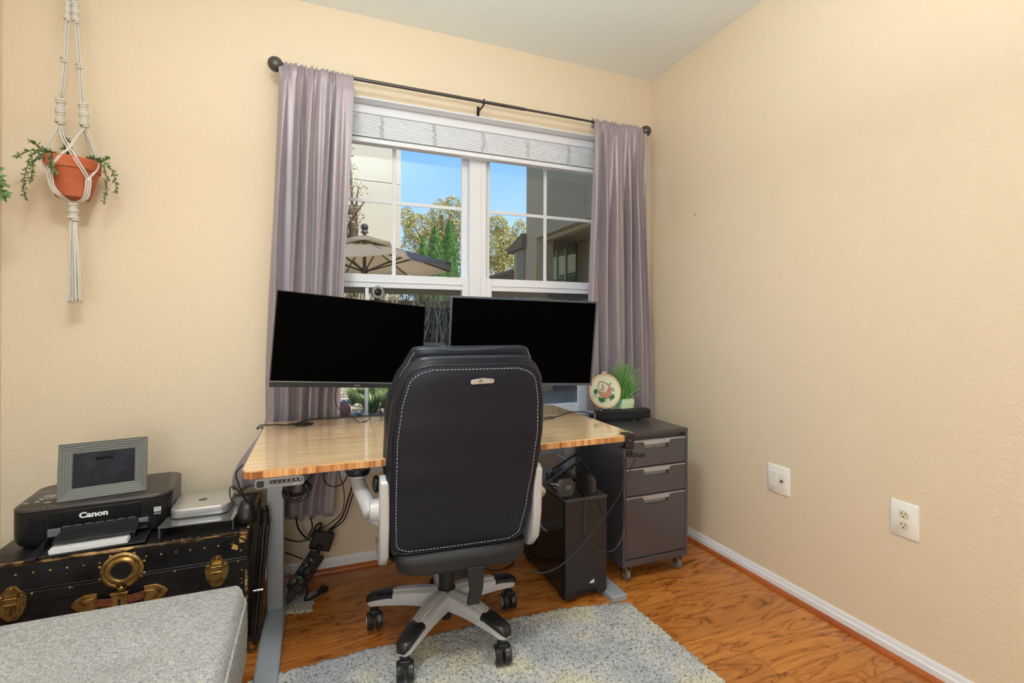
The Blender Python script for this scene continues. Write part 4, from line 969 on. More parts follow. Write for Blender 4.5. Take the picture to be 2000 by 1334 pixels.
# strap handle
b = MB(); P = catmull([(-.715, UY0-.006, .274), (-.67, UY0-.015, .272), (-.61, UY0-.017, .270), (-.55, UY0-.015, .276), (-.505, UY0-.006, .281)], 6)
b.loft([[(p.x, p.y-.003, p.z-.013), (p.x, p.y+.003, p.z-.013), (p.x, p.y+.003, p.z+.013), (p.x, p.y-.003, p.z+.013)] for p in P]); hd_ = t.part('handle', b, M_strap, bevel=.002)
for s_, cx_ in ((-1, -.705), (1, -.515)):
    b = MB(); poly = [(cx_-s_*.030, .245), (cx_-s_*.030, .303), (cx_+s_*.005, .303), (cx_+s_*.028, .290), (cx_+s_*.040, .275), (cx_+s_*.028, .259), (cx_+s_*.005, .246)]
    b.prism(poly, 'xz', UY0-.010, UY0-.0005); b.prism([(cx_-s_*.028, .258), (cx_-s_*.028, .292), (cx_+s_*.004, .290), (cx_+s_*.016, .275), (cx_+s_*.004, .260)], 'xz', UY0-.020, UY0-.010); t.part('handle_cap', b, M_brass, hd_, bevel=.002)
# latches
for cx_ in (-.895, -.329):
    b = MB(); poly = [(0, .034), (.012, .030), (.019, .018), (.028, .012), (.037, -.004), (.036, -.034), (.026, -.060), (.012, -.078), (-.012, -.078), (-.026, -.060), (-.036, -.034), (-.037, -.004), (-.028, .012), (-.019, .018), (-.012, .030)]
    b.prism([(cx_+x, .334+z) for x, z in poly], 'xz', UY0-.004, UY0-.0005)
    la = t.part('latch', b, M_brass, bevel=.0015)
    b = MB(); b.bb(cx_-.016, cx_+.016, UY0-.016, UY0-.004, .333, .344); b.cyl((cx_-.017, UY0-.012, .331), (cx_+.017, UY0-.012, .331), .005, n=10); b.bb(cx_-.014, cx_+.014, UY0-.014, UY0-.004, .306, .325); b.cyl((cx_-.016, UY0-.012, .312), (cx_+.016, UY0-.012, .312), .004, n=10); b.bb(cx_-.012, cx_+.012, UY0-.011, UY0-.004, .262, .306)
    for x in (-.026, .026): b.ball((cx_+x, UY0-.004, .334), .005, 8)
    b.ball((cx_, UY0-.004, .358), .0045, 8); b.bb(cx_+.013, cx_+.020, UY0-.010, UY0-.004, .275, .308); b.bb(cx_-.020, cx_-.013, UY0-.010, UY0-.004, .275, .308)
    t.part('latch_clasp', b, M_brass, la, bevel=.0015)
# corner guard
b = MB(); b.bb(UX1-.028, UX1+.003, UY0-.004, UY0+.03, UH-.030, UH+.003); t.part('corner_guard', b, mat('worn_copper', srgb(120, 84, 62), .45, metal=.6, mix=(srgb(196, 160, 96), 30, .5, .62)), bevel=.007)
b = MB(); b.bb(UX1-.026, UX1-.006, UY0-.0065, UY0-.003, UH-.034, UH-.010); b.prism([(UX1-.052, .385), (UX1-.030, .376), (UX1-.030, .392), (UX1-.045, .402)], 'xz', UY0-.005, UY0-.001); t.part('corner_plate', b, mat('yellow_brass', srgb(214, 176, 96), .45, metal=.4), bevel=.002)

# ================================================================== PRINTER
pl_, pr_ = V((-.945, 2.118)), V((-.500, 2.165))
pa = radians(5); PZ = UH+.012
t = Thing('inkjet_printer', 'black all in one printer on the trunk with its paper tray open', 'printer', (-.722, 2.142, UH), pa, world=False)
pt = t
hw_, dp_ = .2245, .30; z0_, z1_ = .012, .140
def pout(s=1.0, yo=0): return [(x*s, y) for x, y in rrect(2*hw_, dp_, .055, 8, 0, dp_/2+yo)]
b = MB(); b.loft([[(x*k, dp_/2+(y-dp_/2)*k, z) for x, y in pout()] for z, k in ((z0_-.010, .90), (z0_+.004, .965), (z0_+.03, 1.0), (z1_-.012, 1.0))]); body = t.part('body', b, mat('printer_black', (.010, .010, .012), .3, bump=(600, .06, .001)), sharp=50)
sx_ = -.125
M_ptop = mat('printer_top', (.050, .044, .040), .32, bump=(500, .1, .001))
b = MB(); b.loft([[(x*k, dp_/2+(y-dp_/2)*k, z) for x, y in pout()] for z, k in ((z1_-.010, 1.004), (z1_-.004, 1.002), (z1_, .985))]); t.part('scanner_lid', b, M_ptop, sharp=50)
b = MB(); b.bb(sx_-.001, sx_+.001, .002, dp_-.004, z1_-.0005, z1_+.0006); b.bb(sx_-.001, sx_+.001, -.0012, .002, z0_+.03, z1_); t.part('panel_seam', b, M_black, body)
# control panel marks
b = MB(); rnd = random.Random(2)
def mark(x, y, w_, h_): b.bb(x-w_/2, x+w_/2, y-h_/2, y+h_/2, z1_+.0002, z1_+.0009)
for r_i in range(3):
    for c_i in range(4): mark(-.172+c_i*.009, .150-r_i*.012, .006, .006)
for i in range(3): mark(-.178+(i % 2)*.008, .118-i*.014, .008, .008)
mark(-.205, .205, .014, .004); mark(-.180, .207, .014, .004); mark(-.150, .19, .020, .003); mark(-.14, .205, .005, .005)
mark(-.148, .130, .022, .004); mark(-.148, .108, .032, .003); mark(-.205, .080, .020, .004); mark(-.205, .080, .005, .016); mark(-.175, .075, .014, .004); mark(-.142, .060, .016, .009)
t.part('button_marks', b, mat('mark_white', srgb(190, 190, 188), .5), body)
# front door, output slot, trays
b = MB(); b.bb(-.12, .135, -.0035, .01, .050, z1_-.018); t.part('front_door', b, mat('printer_gloss', (.006, .006, .007), .18), body, bevel=.003)
lettering('lettering', 'Canon', .026, frame_m((.0, -.0042, .098), (1, 0, 0), (0, 0, 1)), M_white, t.o, (0, 0, 0), .0003, bold=.0010, xs=1.15)
b = MB(); b.bb(-.085, .125, -.006, -.002, .046, .068); t.part('output_slot', b, M_blackmatte, body)
b = MB()
for i in range(7): b.bb(-.083+i*.030, -.083+i*.030+.020, -.0075, -.0055, .0675, .0695)
t.part('slot_ribs', b, mat('rib_grey', srgb(120, 122, 124), .4), body)
for q in ((-.122, -.088, -.012, 0, .040, .066), (.128, .158, -.012, 0, .046, .062)): b = MB(); b.bb(*q); t.part('hinge_cover', b, mat('printer_silver', srgb(118, 122, 128), .25, metal=.3), body, bevel=.002)
b = MB(); b.box((.02, -.035, .044), (.225, .075, .006), RX(radians(10))); b.bb(-.09, .13, -.020, -.004, .028, .042); t.part('output_tray', b, mat('printer_tray', (.018, .018, .02), .3), body, bevel=.002)
b = MB(); b.bb(-.118, .165, -.105, .02, .006, .012); b.bb(-.150, -.118, -.060, .02, .004, .009); b.bb(-.150, -.120, -.108, -.06, .004, .012); t.part('input_tray', b, mat('printer_tray', (.018, .018, .02), .3), body, bevel=.002)
for q in ((.118, .126, -.05, 0, .012, .035), (-.126, -.118, -.05, 0, .012, .035)): b = MB(); b.bb(*q); t.part('paper_guide', b, M_black, body, bevel=.001)
b = MB(); b.bb(.128, .16, -.03, -.002, .030, .036); t.part('side_catch', b, M_black, body, bevel=.001)
b = MB(); b.bb(.172, .194, -.0012, .001, .075, .092); b.bb(.176, .190, -.0018, .0, .081, .088); t.part('badge', b, mat('mark_white', srgb(190, 190, 188), .5), body)
lettering('lettering', 'Print', .010, frame_m((.183, -.0008, .068), (1, 0, 0), (0, 0, 1)), M_white, t.o, (0, 0, 0), .0003)
b = MB()
for k in range(4): b.box((.012-.0008*k, -.052, .0148+.0032*k), (.205, .098, .003))
single('paper_stack', b, M_paper, 'stack of white paper in the printer tray', 'paper', (0, 0, 0), smooth=False)
o = bpy.data.objects['paper_stack']; o.location = (-.722, 2.142, UH); o.rotation_euler = (0, 0, pa)
# ---- picture frame leaning on the printer
fz = UH+.1405
t = Thing('picture_frame', 'grey ridged picture frame standing on the printer', 'picture frame', (-.715, 2.205, fz), radians(11), world=False)
Rt = RX(radians(-9)); fw, fh, fb_ = .252, .196, .038
prof = []
b = MB()
nr = 9
def fr_ring(i):
    k = i/nr; ins = fb_*k; dy = -.016+.010*k+(.0016 if i % 2 else 0)
    return [Rt @ V((sx*(fw/2-ins), dy, fh/2+sz*(fh/2-ins))) for sx, sz in ((-1, -1), (1, -1), (1, 1), (-1, 1))]
rings = [[Rt @ V((sx*fw/2, .004, fh/2+sz*fh/2)) for sx, sz in ((-1, -1), (1, -1), (1, 1), (-1, 1))]]+[fr_ring(i) for i in range(nr+1)]+[[Rt @ V((sx*(fw/2-fb_), .0, fh/2+sz*(fh/2-fb_))) for sx, sz in ((-1, -1), (1, -1), (1, 1), (-1, 1))]]
b.loft(rings, caps=False); t.part('frame_moulding', b, mat('frame_grey', srgb(112, 114, 110), .45, bump=(300, .1, .001)), sharp=20, smooth=False)
b = MB(); b.box(Rt @ V((0, -.001, fh/2)), (fw-2*fb_+.004, .003, fh-2*fb_+.004), Rt); t.part('dark_picture', b, mat('dark_glass_dusty', (.006, .007, .010), .30, spec=.12, mix=(srgb(52, 58, 70), 7, .48, .75)), smooth=False)
b = MB(); b.box(Rt @ V((0, .006, fh/2)), (fw-.03, .004, fh-.03), Rt); b.box(V((0, .045, .07)), (.05, .003, .15), RX(radians(24))); t.part('backing', b, M_blackmatte, smooth=False)

# ================================================================== RISER + MINI COMPUTER + DEVICE
t = Thing('glass_riser', 'grey glass riser shelf under the small computer', 'riser', (-.40, 2.21, UH))
RZ0 = UH+.040
b = MB(); b.prism([(-.521, 2.083), (-.283, 2.075), (-.268, 2.33), (-.505, 2.34)], 'xy', RZ0-.004, RZ0); t.part('shelf', b, mat('tinted_glass', (.12, .125, .125), .04, spec=.9, coat=1))
for (xa, ya, xb_, yb_) in ((-.519, 2.086, -.504, 2.336), (-.287, 2.078, -.272, 2.326)):
    b = MB(); b.prism([(xa, ya), (xa+.004, ya), (xb_+.004, yb_), (xb_, yb_)], 'xy', UH+.0005, RZ0-.004); t.part('leg', b, mat('glass_edge', (.10, .11, .11), .2))
t = Thing('mini_computer', 'silver square mini computer on the glass riser', 'computer', (-.405, 2.235, RZ0), radians(1), world=False)
b = MB(); sec = rrect(.195, .185, .032, 8)
b.loft([[(x*k, y*k, z) for x, y in sec] for z, k in ((.0035, .985), (.005, 1.0), (.034, 1.0), (.0355, .995), (.036, .98))]); t.part('case', b, M_alu, sharp=50)
b = MB(); b.loft([[(x*.96, y*.96, z) for x, y in sec] for z in (.0002, .0038)]); t.part('base', b, M_black)
# fruit mark with a leaf
def fruit(k):
    P = []
    for i in range(48):
        a = i/48*2*pi; r = 1.0; x, y = cos(a), sin(a)
        r = 1-.13*math.exp(-((a-pi/2)/.38)**2)-.08*math.exp(-((a-3*pi/2)/.30)**2)
        X, Y = x*r*.92, y*r
        d = math.hypot(X-1.12, Y-.12)
        if d < .42: kx, ky = (X-1.12)/d, (Y-.12)/d; X, Y = 1.12+kx*.42, .12+ky*.42
        P.append((X*k, Y*k))
    return P
b = MB(); b.prism([(x-.004, y) for x, y in fruit(.017)], 'xy', .0357, .0364); b.prism([(.000+.0075*u_-.004, .0175+.0075*v_) for u_, v_ in ((0, 0), (.35, .1), (.8, .5), (1, 1), (.6, .9), (.15, .5))], 'xy', .0357, .0364)
t.part('fruit_mark', b, mat('mark_dark', (.09, .06, .045), .3))
b = MB(); b.cyl((.074, -.0932, .022), (.074, -.092, .022), .0012, n=8); t.part('indicator', b, M_black)
c_ = V((-.246, 2.14, UH+.001))
b = MB(); b.loft([[(c_.x+x*k, c_.y+y*k+dy, c_.z+z) for x, y in rrect(.070, .085, .03, 6)] for z, k, dy in ((0, .85, 0), (.006, 1, 0), (.03, .98, 0), (.055, .86, .004), (.078, .62, .010), (.088, .35, .014))])
single('plastic_pod', b, mat('pod_black', (.009, .009, .010), .4), 'rounded black plastic device at the right end of the trunk top', 'device', tuple(c_), sharp=None)
# folded stand leaning by the desk leg
t = Thing('folded_tripod', 'black folded tripod leaning between the trunk and the desk leg', 'tripod', (-.205, 2.10, 0))
tp, bt = onY(517, 1000, 2.16), V((-.212, 2.055, .012))
for k, (dx, dx2) in enumerate(((0, 0), (.012, .010), (-.011, -.016))):
    b = MB(); b.tube([tp+V((dx, .01*k, -.03)), bt+V((dx2, .015*k, .0))], [.0085, .0055], n=10); lg = t.part('leg', b, M_black)
b = MB(); b.cyl(tp+V((0, .005, -.05)), tp+V((0, .005, .005)), .016); b.ball(tp+V((0, .005, .012)), .014, 10); t.part('head', b, M_black)
m_ = tp+(bt-tp)*.60; b = MB(); b.cyl(m_+V((-.016, -.012, 0)), m_+V((.018, -.012, 0)), .005); b.ball(m_+V((.002, -.014, 0)), .004, 8); t.part('leg_clip', b, M_chrome)
b = MB(); b.tube(catmull([bt+V((-.006, 0, .03)), bt+V((-.018, -.02, .02)), bt+V((-.012, -.045, .006)), bt+V((.008, -.05, .006)), bt+V((.012, -.02, .02)), bt+V((.004, 0, .03))], 5), .003); t.part('strap', b, M_black)

# ================================================================== BENCH
BX0, BX1, BY0, BY1 = -1.14, -.185, 1.12, 1.70
t = Thing('upholstered_bench', 'light grey linen upholstered bench in front of the trunk', 'bench', ((BX0+BX1)/2, (BY0+BY1)/2, 0))
cx_, cy_ = (BX0+BX1)/2, (BY0+BY1)/2; W_, D_ = BX1-BX0, BY1-BY0
def bz(x, y):
    z = .418
    for (tx, ty) in ((-.42, 1.42), (-.66, 1.42), (-.90, 1.42)):
        z -= .016*math.exp(-((x-tx)**2+(y-ty)**2)/.0018)+.006*math.exp(-((x-tx)**2+(y-ty)**2)/.012)
    return z+.002*noise.noise(V((x*6, y*6, 0)))
rings = []
for z, k in ((.200, .975), (.205, .99), (.23, 1), (.31, 1.004), (.37, 1.002), (.385, .995)):
    rings.append([(cx_+x*k, cy_+(y)*k, z) for x, y in rrect(W_, D_, .085, 8)])
b = MB().loft(rings)
n0 = 36
def topf(u, v):
    a, c_ = u*2-1, v*2-1
    x, y = a*sqrt(1-c_*c_*.0), c_
    # squircle map onto rounded rect
    e = .985; X = a*W_/2*e; Y = c_*D_/2*e
    cr2 = .085
    ox, oy = max(0, abs(X)-(W_/2*e-cr2)), max(0, abs(Y)-(D_/2*e-cr2))
    if ox > 0 and oy > 0:
        r = math.hypot(ox, oy); m_ = max(ox, oy)
        if r > 0: X = (W_/2*e-cr2+ox*m_/r)*(1 if X > 0 else -1); Y = (D_/2*e-cr2+oy*m_/r)*(1 if Y > 0 else -1)
    dd = min(1, (1-max(abs(a), abs(c_)))*8)
    edge = min(W_/2*e-abs(X), D_/2*e-abs(Y)); k = min(1, max(0, edge)/.03); k = sqrt(1-(1-k)**2)
    return (cx_+X, cy_+Y, .386+(bz(cx_+X, cy_+Y)-.386)*k)
b.grid(90, 60, topf)
t.part('cushion', b, M_bench, sharp=None)
b = MB(); b.tube([(cx_+x*.992, cy_+y*.992, .386) for x, y in rrect(W_, D_, .085, 8)], .0042, n=6, closed=True); t.part('seam_piping', b, M_bench, sharp=None)
b = MB()
for (tx, ty) in ((-.42, 1.42), (-.66, 1.42), (-.90, 1.42)): b.ball((tx, ty, bz(tx, ty)+.001), .011, 12, (1, 1, .45))
t.part('tuft_button', b, M_bench, sharp=None)
for (x, y) in ((BX0+.09, BY0+.07), (BX1-.09, BY0+.07), (BX0+.09, BY1-.07), (BX1-.09, BY1-.07)):
    b = MB(); b.cyl((x, y, 0.013 if y < 1.8 and x > -.62 else 0), (x, y, .205), .014, .024); t.part('leg', b, mat('dark_wood', (.03, .015, .008), .4))

# ================================================================== WALL PLATES
def plate(name, label, cat, y0, y1, z0, z1, outlet):
    cy_, cz_ = (y0+y1)/2, (z0+z1)/2; w_, h_ = abs(y1-y0), z1-z0
    t = Thing(name, label, cat, (WX, cy_, cz_))
    b = MB(); b.loft([[(WX-d, cy_+y*k, cz_+z*k2) for y, z in rrect(w_, h_, .006, 4)] for d, k, k2 in ((0, 1, 1), (.003, 1, 1), (.0065, .93, .95))]); t.part('cover_plate', b, M_plate, sharp=50)
    if outlet:
        for s_ in (-1, 1):
            b = MB(); c_ = cz_+s_*.0195
            b.prism([(cy_+x, c_+z) for x, z in rrect(.034, .029, .0135, 6)], 'yz', WX-.0085, WX-.004); so = t.part('receptacle', b, M_ivory)
            b = MB(); b.bb(WX-.0090, WX-.0083, cy_-.0075, cy_-.0055, c_+.0, c_+.008); b.bb(WX-.0090, WX-.0083, cy_+.0055, cy_+.0075, c_-.001, c_+.008); b.cyl((WX-.0090, cy_, c_-.0075), (WX-.0083, cy_, c_-.0075), .0026, n=12); t.part('slot', b, M_black, so)
        b = MB(); b.cyl((WX-.0082, cy_, cz_), (WX-.006, cy_, cz_), .003, n=12); t.part('screw', b, M_plate)
    else:
        for s_ in (-1, 1):
            b = MB(); b.bb(WX-.0085, WX-.005, cy_+s_*.0235-.0165, cy_+s_*.0235+.0165, cz_-.0335, cz_+.0335); ins = t.part('insert', b, M_plate, bevel=.001)
            if s_ == -1:
                b = MB(); b.cyl((WX-.018, cy_+s_*.0235, cz_), (WX-.008, cy_+s_*.0235, cz_), .0048, n=12); b.cyl((WX-.0105, cy_+s_*.0235, cz_), (WX-.008, cy_+s_*.0235, cz_), .0075, n=6); t.part('coax_jack', b, M_brass, ins)
            for dz in (-.048, .048): b = MB(); b.cyl((WX-.0076, cy_+s_*.0235, cz_+dz), (WX-.0055, cy_+s_*.0235, cz_+dz), .0028, n=10); t.part('screw', b, M_alu)
a_, b_ = onX(1500, 903, WX), onX(1543, 969, WX)
plate('wall_plate', 'white double wall plate with a coax jack, left of the outlet', 'wall plate', b_.y, a_.y, .438, .566, False)
a_, b_ = onX(1740, 973, WX), onX(1796, 1057, WX)
plate('power_outlet', 'white wall plate with two ivory power sockets', 'outlet', b_.y, a_.y, .446, .574, True)
b = MB()
for (u_, v_) in ((1357, 418), (1357, 421)): b.ball(onX(u_, v_, WX-.0005), .003, 8)
single('wall_nail', b, mat('nail_dark', (.1, .09, .08), .5), 'tiny nail head in the middle of the right wall', 'nail', tuple(onX(1357, 419, WX)))

# ================================================================== HANGING PLANTER
PY = 2.428
P_ = lambda u, v, dy=0: onY(u, v, PY)+V((0, dy, 0))
pc = P_(143, 350); rim = P_(143, 312); bot = P_(145, 389)
R1 = (P_(197, 330).x-P_(88, 330).x)/2
zt_, zb_ = rim.z-.004, bot.z+.003
t = Thing('hanging_plant', 'trailing vine in a terracotta pot held by the macrame hanger', 'hanging plant', (pc.x, PY, zb_))
b = MB(); h_ = zt_-zb_
b.lathe([(.001, zb_), (R1*.60, zb_), (R1*.62, zb_+.004), (R1*.90, zt_-h_*.30), (R1*.93, zt_-h_*.30), (R1*.97, zt_-h_*.28), (R1, zt_-.004), (R1*.985, zt_), (R1*.92, zt_), (R1*.90, zt_-.01), (R1*.86, zt_-.02), (.001, zt_-.02)], (pc.x, PY, 0), n=40)
t.part('pot', b, M_terra, sharp=35)
b = MB(); b.cyl((pc.x, PY, zt_-.019), (pc.x, PY, zt_-.012), R1*.87, n=30); t.part('soil', b, M_soil)
def leaf(b, p, d, L_, W_, nrm):
    d = V(d).normalized(); s_ = d.cross(V(nrm)); s_ = s_.normalized() if s_.length > 1e-3 else V((1, 0, 0)); n_ = s_.cross(d)
    p = V(p); b.add([p, p+d*L_*.45+s_*W_*.5+n_*L_*.06, p+d*L_, p+d*L_*.45-s_*W_*.5+n_*L_*.06, p+d*L_*.5-n_*L_*.05], [(0, 1, 4), (1, 2, 4), (2, 3, 4), (3, 0, 4)])
def vine(t, pts, seed, m, ls=.016, nm='vine'):
    rnd = random.Random(seed); P = catmull(pts, 7); b = MB(); b.mi = 0; b.tube(P, .0013, n=5); b.mi = 1
    for k in range(2, len(P)-1):
        for q in range(2):
            d = (P[k+1]-P[k-1]).normalized(); s_ = V((rnd.uniform(-1, 1), rnd.uniform(-1, .5), rnd.uniform(-1, 1)))
            leaf(b, P[k]+V((rnd.uniform(-.002, .002), 0, 0)), d*.6+s_*.9, ls*rnd.uniform(.7, 1.15), ls*.42, (rnd.uniform(-.5, .5), -1, rnd.uniform(-.3, .6)))
    t.part(nm, b, [mat('stem', srgb(86, 84, 50), .7), m], sharp=None)
VN = [[(120, 308, 0), (100, 300, -.02), (75, 298, -.03), (50, 306, -.03), (40, 312, -.03)],
      [(115, 308, 0), (92, 300, -.03), (72, 312, -.04), (64, 345, -.05), (60, 372, -.05), (64, 396, -.05)],
      [(118, 310, 0), (95, 312, -.03), (78, 322, -.04), (74, 340, -.04), (70, 362, -.04)],
      [(138, 308, 0), (134, 295, -.02), (137, 280, -.02), (135, 274, -.02)],
      [(140, 308, 0), (146, 297, -.03), (130, 300, -.05)],
      [(130, 312, -.03), (121, 318, -.08), (120, 332, -.085), (124, 342, -.085), (131, 352, -.085)],
      [(165, 312, 0), (185, 312, -.02), (205, 316, -.02), (217, 313, -.02)],
      [(170, 312, 0), (198, 318, -.02), (212, 340, -.03), (214, 370, -.03), (208, 402, -.03)],
      [(172, 312, 0), (202, 315, -.02), (222, 335, -.02), (229, 360, -.02), (231, 380, -.02)],
      [(125, 308, 0), (108, 303, -.04), (96, 302, -.05), (86, 290, -.05), (72, 284, -.05)],
      [(120, 312, -.02), (104, 318, -.05), (90, 310, -.05)]]
for i, pts in enumerate(VN): vine(t, [P_(*q) for q in pts], i, M_leaf)
# macrame
t = Thing('macrame_hanger', 'white cotton macrame plant hanger with a long tassel', 'plant hanger', (pc.x, PY, P_(143, 583).z))
def strands(pts, n, r, spread, nm, twist=0, seed=0):
    P = catmull(pts, 6); b = MB(); N = len(P)
    for k in range(n):
        Q = []
        for i, p in enumerate(P):
            a = 2*pi*k/n+twist*i/N*2*pi
            Q.append(p+V((cos(a)*spread, sin(a)*spread*.8, 0)))
        b.tube(Q, r, n=6)
    return t.part(nm, b, M_cord, sharp=None)
def knotroll(p0, p1, R_, nm='spiral_knot'):
    b = MB(); p0, p1 = V(p0), V(p1); n = max(3, int((p1-p0).length/.0085)); x, y = basis(p1-p0)
    for k in range(n*10):
        pass
    Q = [p0+(p1-p0)*(k/(n*10))+(x*cos(k/10*2*pi)+y*sin(k/10*2*pi))*R_*(1+.22*sin(k/(n*10)*2*pi*2.5)) for k in range(n*10+1)]
    b.tube(Q, .0048, n=6); b.cyl(p0, p1, R_*.8, n=8); t.part(nm, b, M_cord, sharp=None)
topz = [(133, 0), (148, 0)]
for s_, (kt, a1, a2, a3, a4) in enumerate((((137, -60), (133, 2), (131, 40), (126, 118), (119, 190)), ((143, -60), (147, 2), (148, 44), (155, 130), (160, 200)))):
    knotroll(P_(*a1), P_(*a2), .0075)
    q = [P_(*a2), P_(*a3), P_(*a4)]
    strands(q, 4, .0026, .0058, 'cord')
    b = MB(); c_ = P_(*a3)
    b.tube(catmull([c_+V((-.012, -.004, .006)), c_+V((0, -.011, .008)), c_+V((.012, -.004, -.001)), c_+V((.002, -.011, -.008)), c_+V((-.012, -.004, -.003)), c_+V((.006, -.012, .001))], 5), .0034, n=6)
    t.part('square_knot', b, M_cord, sharp=None)
    b0 = P_(119 if s_ == 0 else 162, 192 if s_ == 0 else 200); b1 = P_(117 if s_ == 0 else 165, 242 if s_ == 0 else 248); knotroll(b0, b1, .0110)
    top = onY(a1[0], a1[1], PY); b = MB(); b.tube([top, V((P_(141, 0).x, PY, ZC-.03))], .009, n=8); t.part('top_cord', b, M_cord)
b = MB(); hx = P_(141, 0).x; b.tube([(hx, PY, ZC), (hx, PY, ZC-.03), (hx+.012, PY, ZC-.045), (hx, PY, ZC-.055), (hx-.01, PY, ZC-.045)], .003); t.part('ceiling_hook', b, M_chrome)
KL, KR = P_(117, 243), P_(165, 249)
Yf = PY-R1-.008 - PY
cross = P_(152, 302, -.075); L2, R2_ = P_(114, 344, -R1*.78), P_(183, 356, -R1*.55)
Lb, Rb = P_(90, 306, -.01), P_(190, 306, .0)
bt1, bt2 = P_(128, 387, -.045), P_(172, 392, -.030); low = P_(143, 398)
lines = [[KL, P_(133, 275, -.04), cross], [KR, P_(158, 275, -.04), cross], [cross, P_(133, 322, -R1*.98), L2], [cross, P_(168, 326, -R1*.9), R2_],
         [KL, P_(100, 275, -.01), Lb], [Lb, P_(98, 328, -R1*.55), L2], [KR, P_(178, 275, 0), Rb], [Rb, P_(194, 332, -R1*.25), R2_], [KL, P_(122, 272, .04), P_(126, 300, .06)], [KR, P_(165, 275, .04), P_(172, 300, .06)]]
for q in lines:
    q = [V(p) for p in q]; b = MB()
    for off in (-.0035, .0035): b.tube(catmull([p+V((off, 0, off*.6)) for p in q], 6), .0029, n=6)
    t.part('cord', b, M_cord, sharp=None)
for q in ([L2, P_(116, 370, -R1*.66), bt1, low], [R2_, P_(181, 375, -R1*.52), bt2, low]):
    b = MB()
    for off in (-.007, 0, .007): b.tube(catmull([V(p)+V((off*(1 if i < 3 else .5), 0, 0)) for i, p in enumerate(q)], 6), .0029, n=6)
    t.part('cord', b, M_cord, sharp=None)
for p in (L2, R2_): b = MB(); b.ball(p, .009, 10, (1.1, .6, 1)); t.part('knot', b, M_cord, sharp=None)
knotroll(P_(143, 396), P_(143, 430), .0125, 'wrap')
b = MB(); rnd = random.Random(8)
for k in range(30):
    a = rnd.uniform(0, 2*pi); r0_ = rnd.uniform(.002, .011); r1_ = rnd.uniform(.006, .026)
    e_ = P_(143, rnd.uniform(576, 584))
    p0 = P_(143, 428)+V((cos(a)*r0_, sin(a)*r0_, 0)); m_ = P_(143, 510)+V((cos(a)*r1_*.75+rnd.uniform(-.002, .002), sin(a)*r1_*.55, 0)); e_ = e_+V((cos(a)*r1_, sin(a)*r1_*.7, 0))
    b.tube(catmull([p0, m_, e_-V((0, 0, .008)), e_+V((rnd.uniform(-.006, .006), rnd.uniform(-.004, .004), 0))], 4), .0021, n=5)
t.part('tassel', b, M_cord, sharp=None)
# second plant at the very left edge
t = Thing('leafy_vine', 'pale green leafy sprig at the far left edge of the photo', 'hanging plant', tuple(onY(-60, 360, 2.25)))
for i, pts in enumerate([[(-60, 340), (-30, 345), (-5, 352), (12, 362)], [(-60, 345), (-30, 352), (0, 368), (15, 380)], [(-60, 345), (-20, 335), (5, 332)], [(-60, 350), (-25, 365), (2, 380), (10, 388)], [(-60, 345), (-15, 345), (8, 345)]]):
    vine(t, [onY(u_, v_, 2.25-.01*i) for u_, v_ in pts], 50+i, M_leaf2, .022)
pp = onY(-75, 350, 2.25)
b = MB(); b.lathe([(.001, pp.z-.09), (.045, pp.z-.09), (.06, pp.z), (.055, pp.z), (.05, pp.z-.01), (.001, pp.z-.01)], (pp.x, 2.25, 0), n=30); t.part('pot', b, M_plate)
b = MB(); b.tube([(pp.x, 2.25, pp.z-.02), (pp.x, 2.25, ZC)], .002); t.part('cord', b, M_cord)

# ================================================================== CABLES AND POWER GEAR
cable('cable', [onZ(u_, v_, DZ+.0035) for u_, v_ in ((1040, 823), (1060, 818), (1085, 814), (1110, 806), (1130, 804), (1147, 806), (1157, 811))], .0022, 'thin black cable lying on the right half of the desk', group='cables on the desk')
cable('cable', [onZ(u_, v_, DZ+.0035) for u_, v_ in ((1040, 818), (1062, 815), (1078, 814), (1083, 817), (1060, 821), (1040, 824))], .0016, 'small loop of black wire on the desk right of the chair')
pts = [onZ(u_, v_, DZ+.003) for u_, v_ in ((502, 838), (508, 831), (525, 829.5), (545, 829), (553, 830), (575, 827.5))]+[V((-.02, 2.385, DZ+.003)), V((.12, 2.39, DZ+.003)), V((.28, 2.385, DZ+.003)), V((.40, 2.37, DZ+.003)), V((.52, 2.36, DZ+.003))]
pts = [V((-.215, 2.30, DZ-.05)), V((-.209, 2.32, DZ-.005))]+pts
cable('cable', pts, .0024, 'black cable running along the back edge of the desk from its left corner')
cable('cable', [onY(u_, v_, 2.20-.02*i) for i, (u_, v_) in enumerate(((657, 757), (654, 778), (662, 798), (684, 811)))]+[onZ(u_, v_, DZ+.003) for u_, v_ in ((700, 824), (714, 822.5), (722, 817))]+[onY(732, 797, 2.2), onY(733, 778, 2.2), onY(727, 757, 2.2)], .0018, 'thin black cable looping down from the left monitor to the desk')
cable('cable', [V((.30, 2.385, DZ+.006)), onY(758, 806, 2.38), onY(772, 797, 2.37), onY(790, 792, 2.36), V((.56, 2.35, DZ+.05))], .0042, 'thick black cable rising behind the chair at the rear of the desk')
cable('cable', [onY(745, 815, 2.39)+V((0, 0, .004)), onY(744, 795, 2.39), onY(755, 786, 2.385), onY(772, 784, 2.38), V((.56, 2.345, DZ+.06))], .0024, 'thin cable arching behind the desk left of the chair')
cable('cable', [onY(474, 908, 1.95), onY(461, 925, 2.0), onY(466, 945, 2.05), onY(478, 972, 2.1), onY(487, 985, 2.12)], .0022, 'black cable hanging beside the left end of the desk')
cable('cable', [onY(487, 985, 2.13), onY(468, 962, 2.13), onY(455, 950, 2.13), onY(449, 955, 2.14), onY(450, 972, 2.15), onY(458, 985, 2.15), onY(466, 988, 2.15)], .0020, 'black wire curling beside the small silver computer')
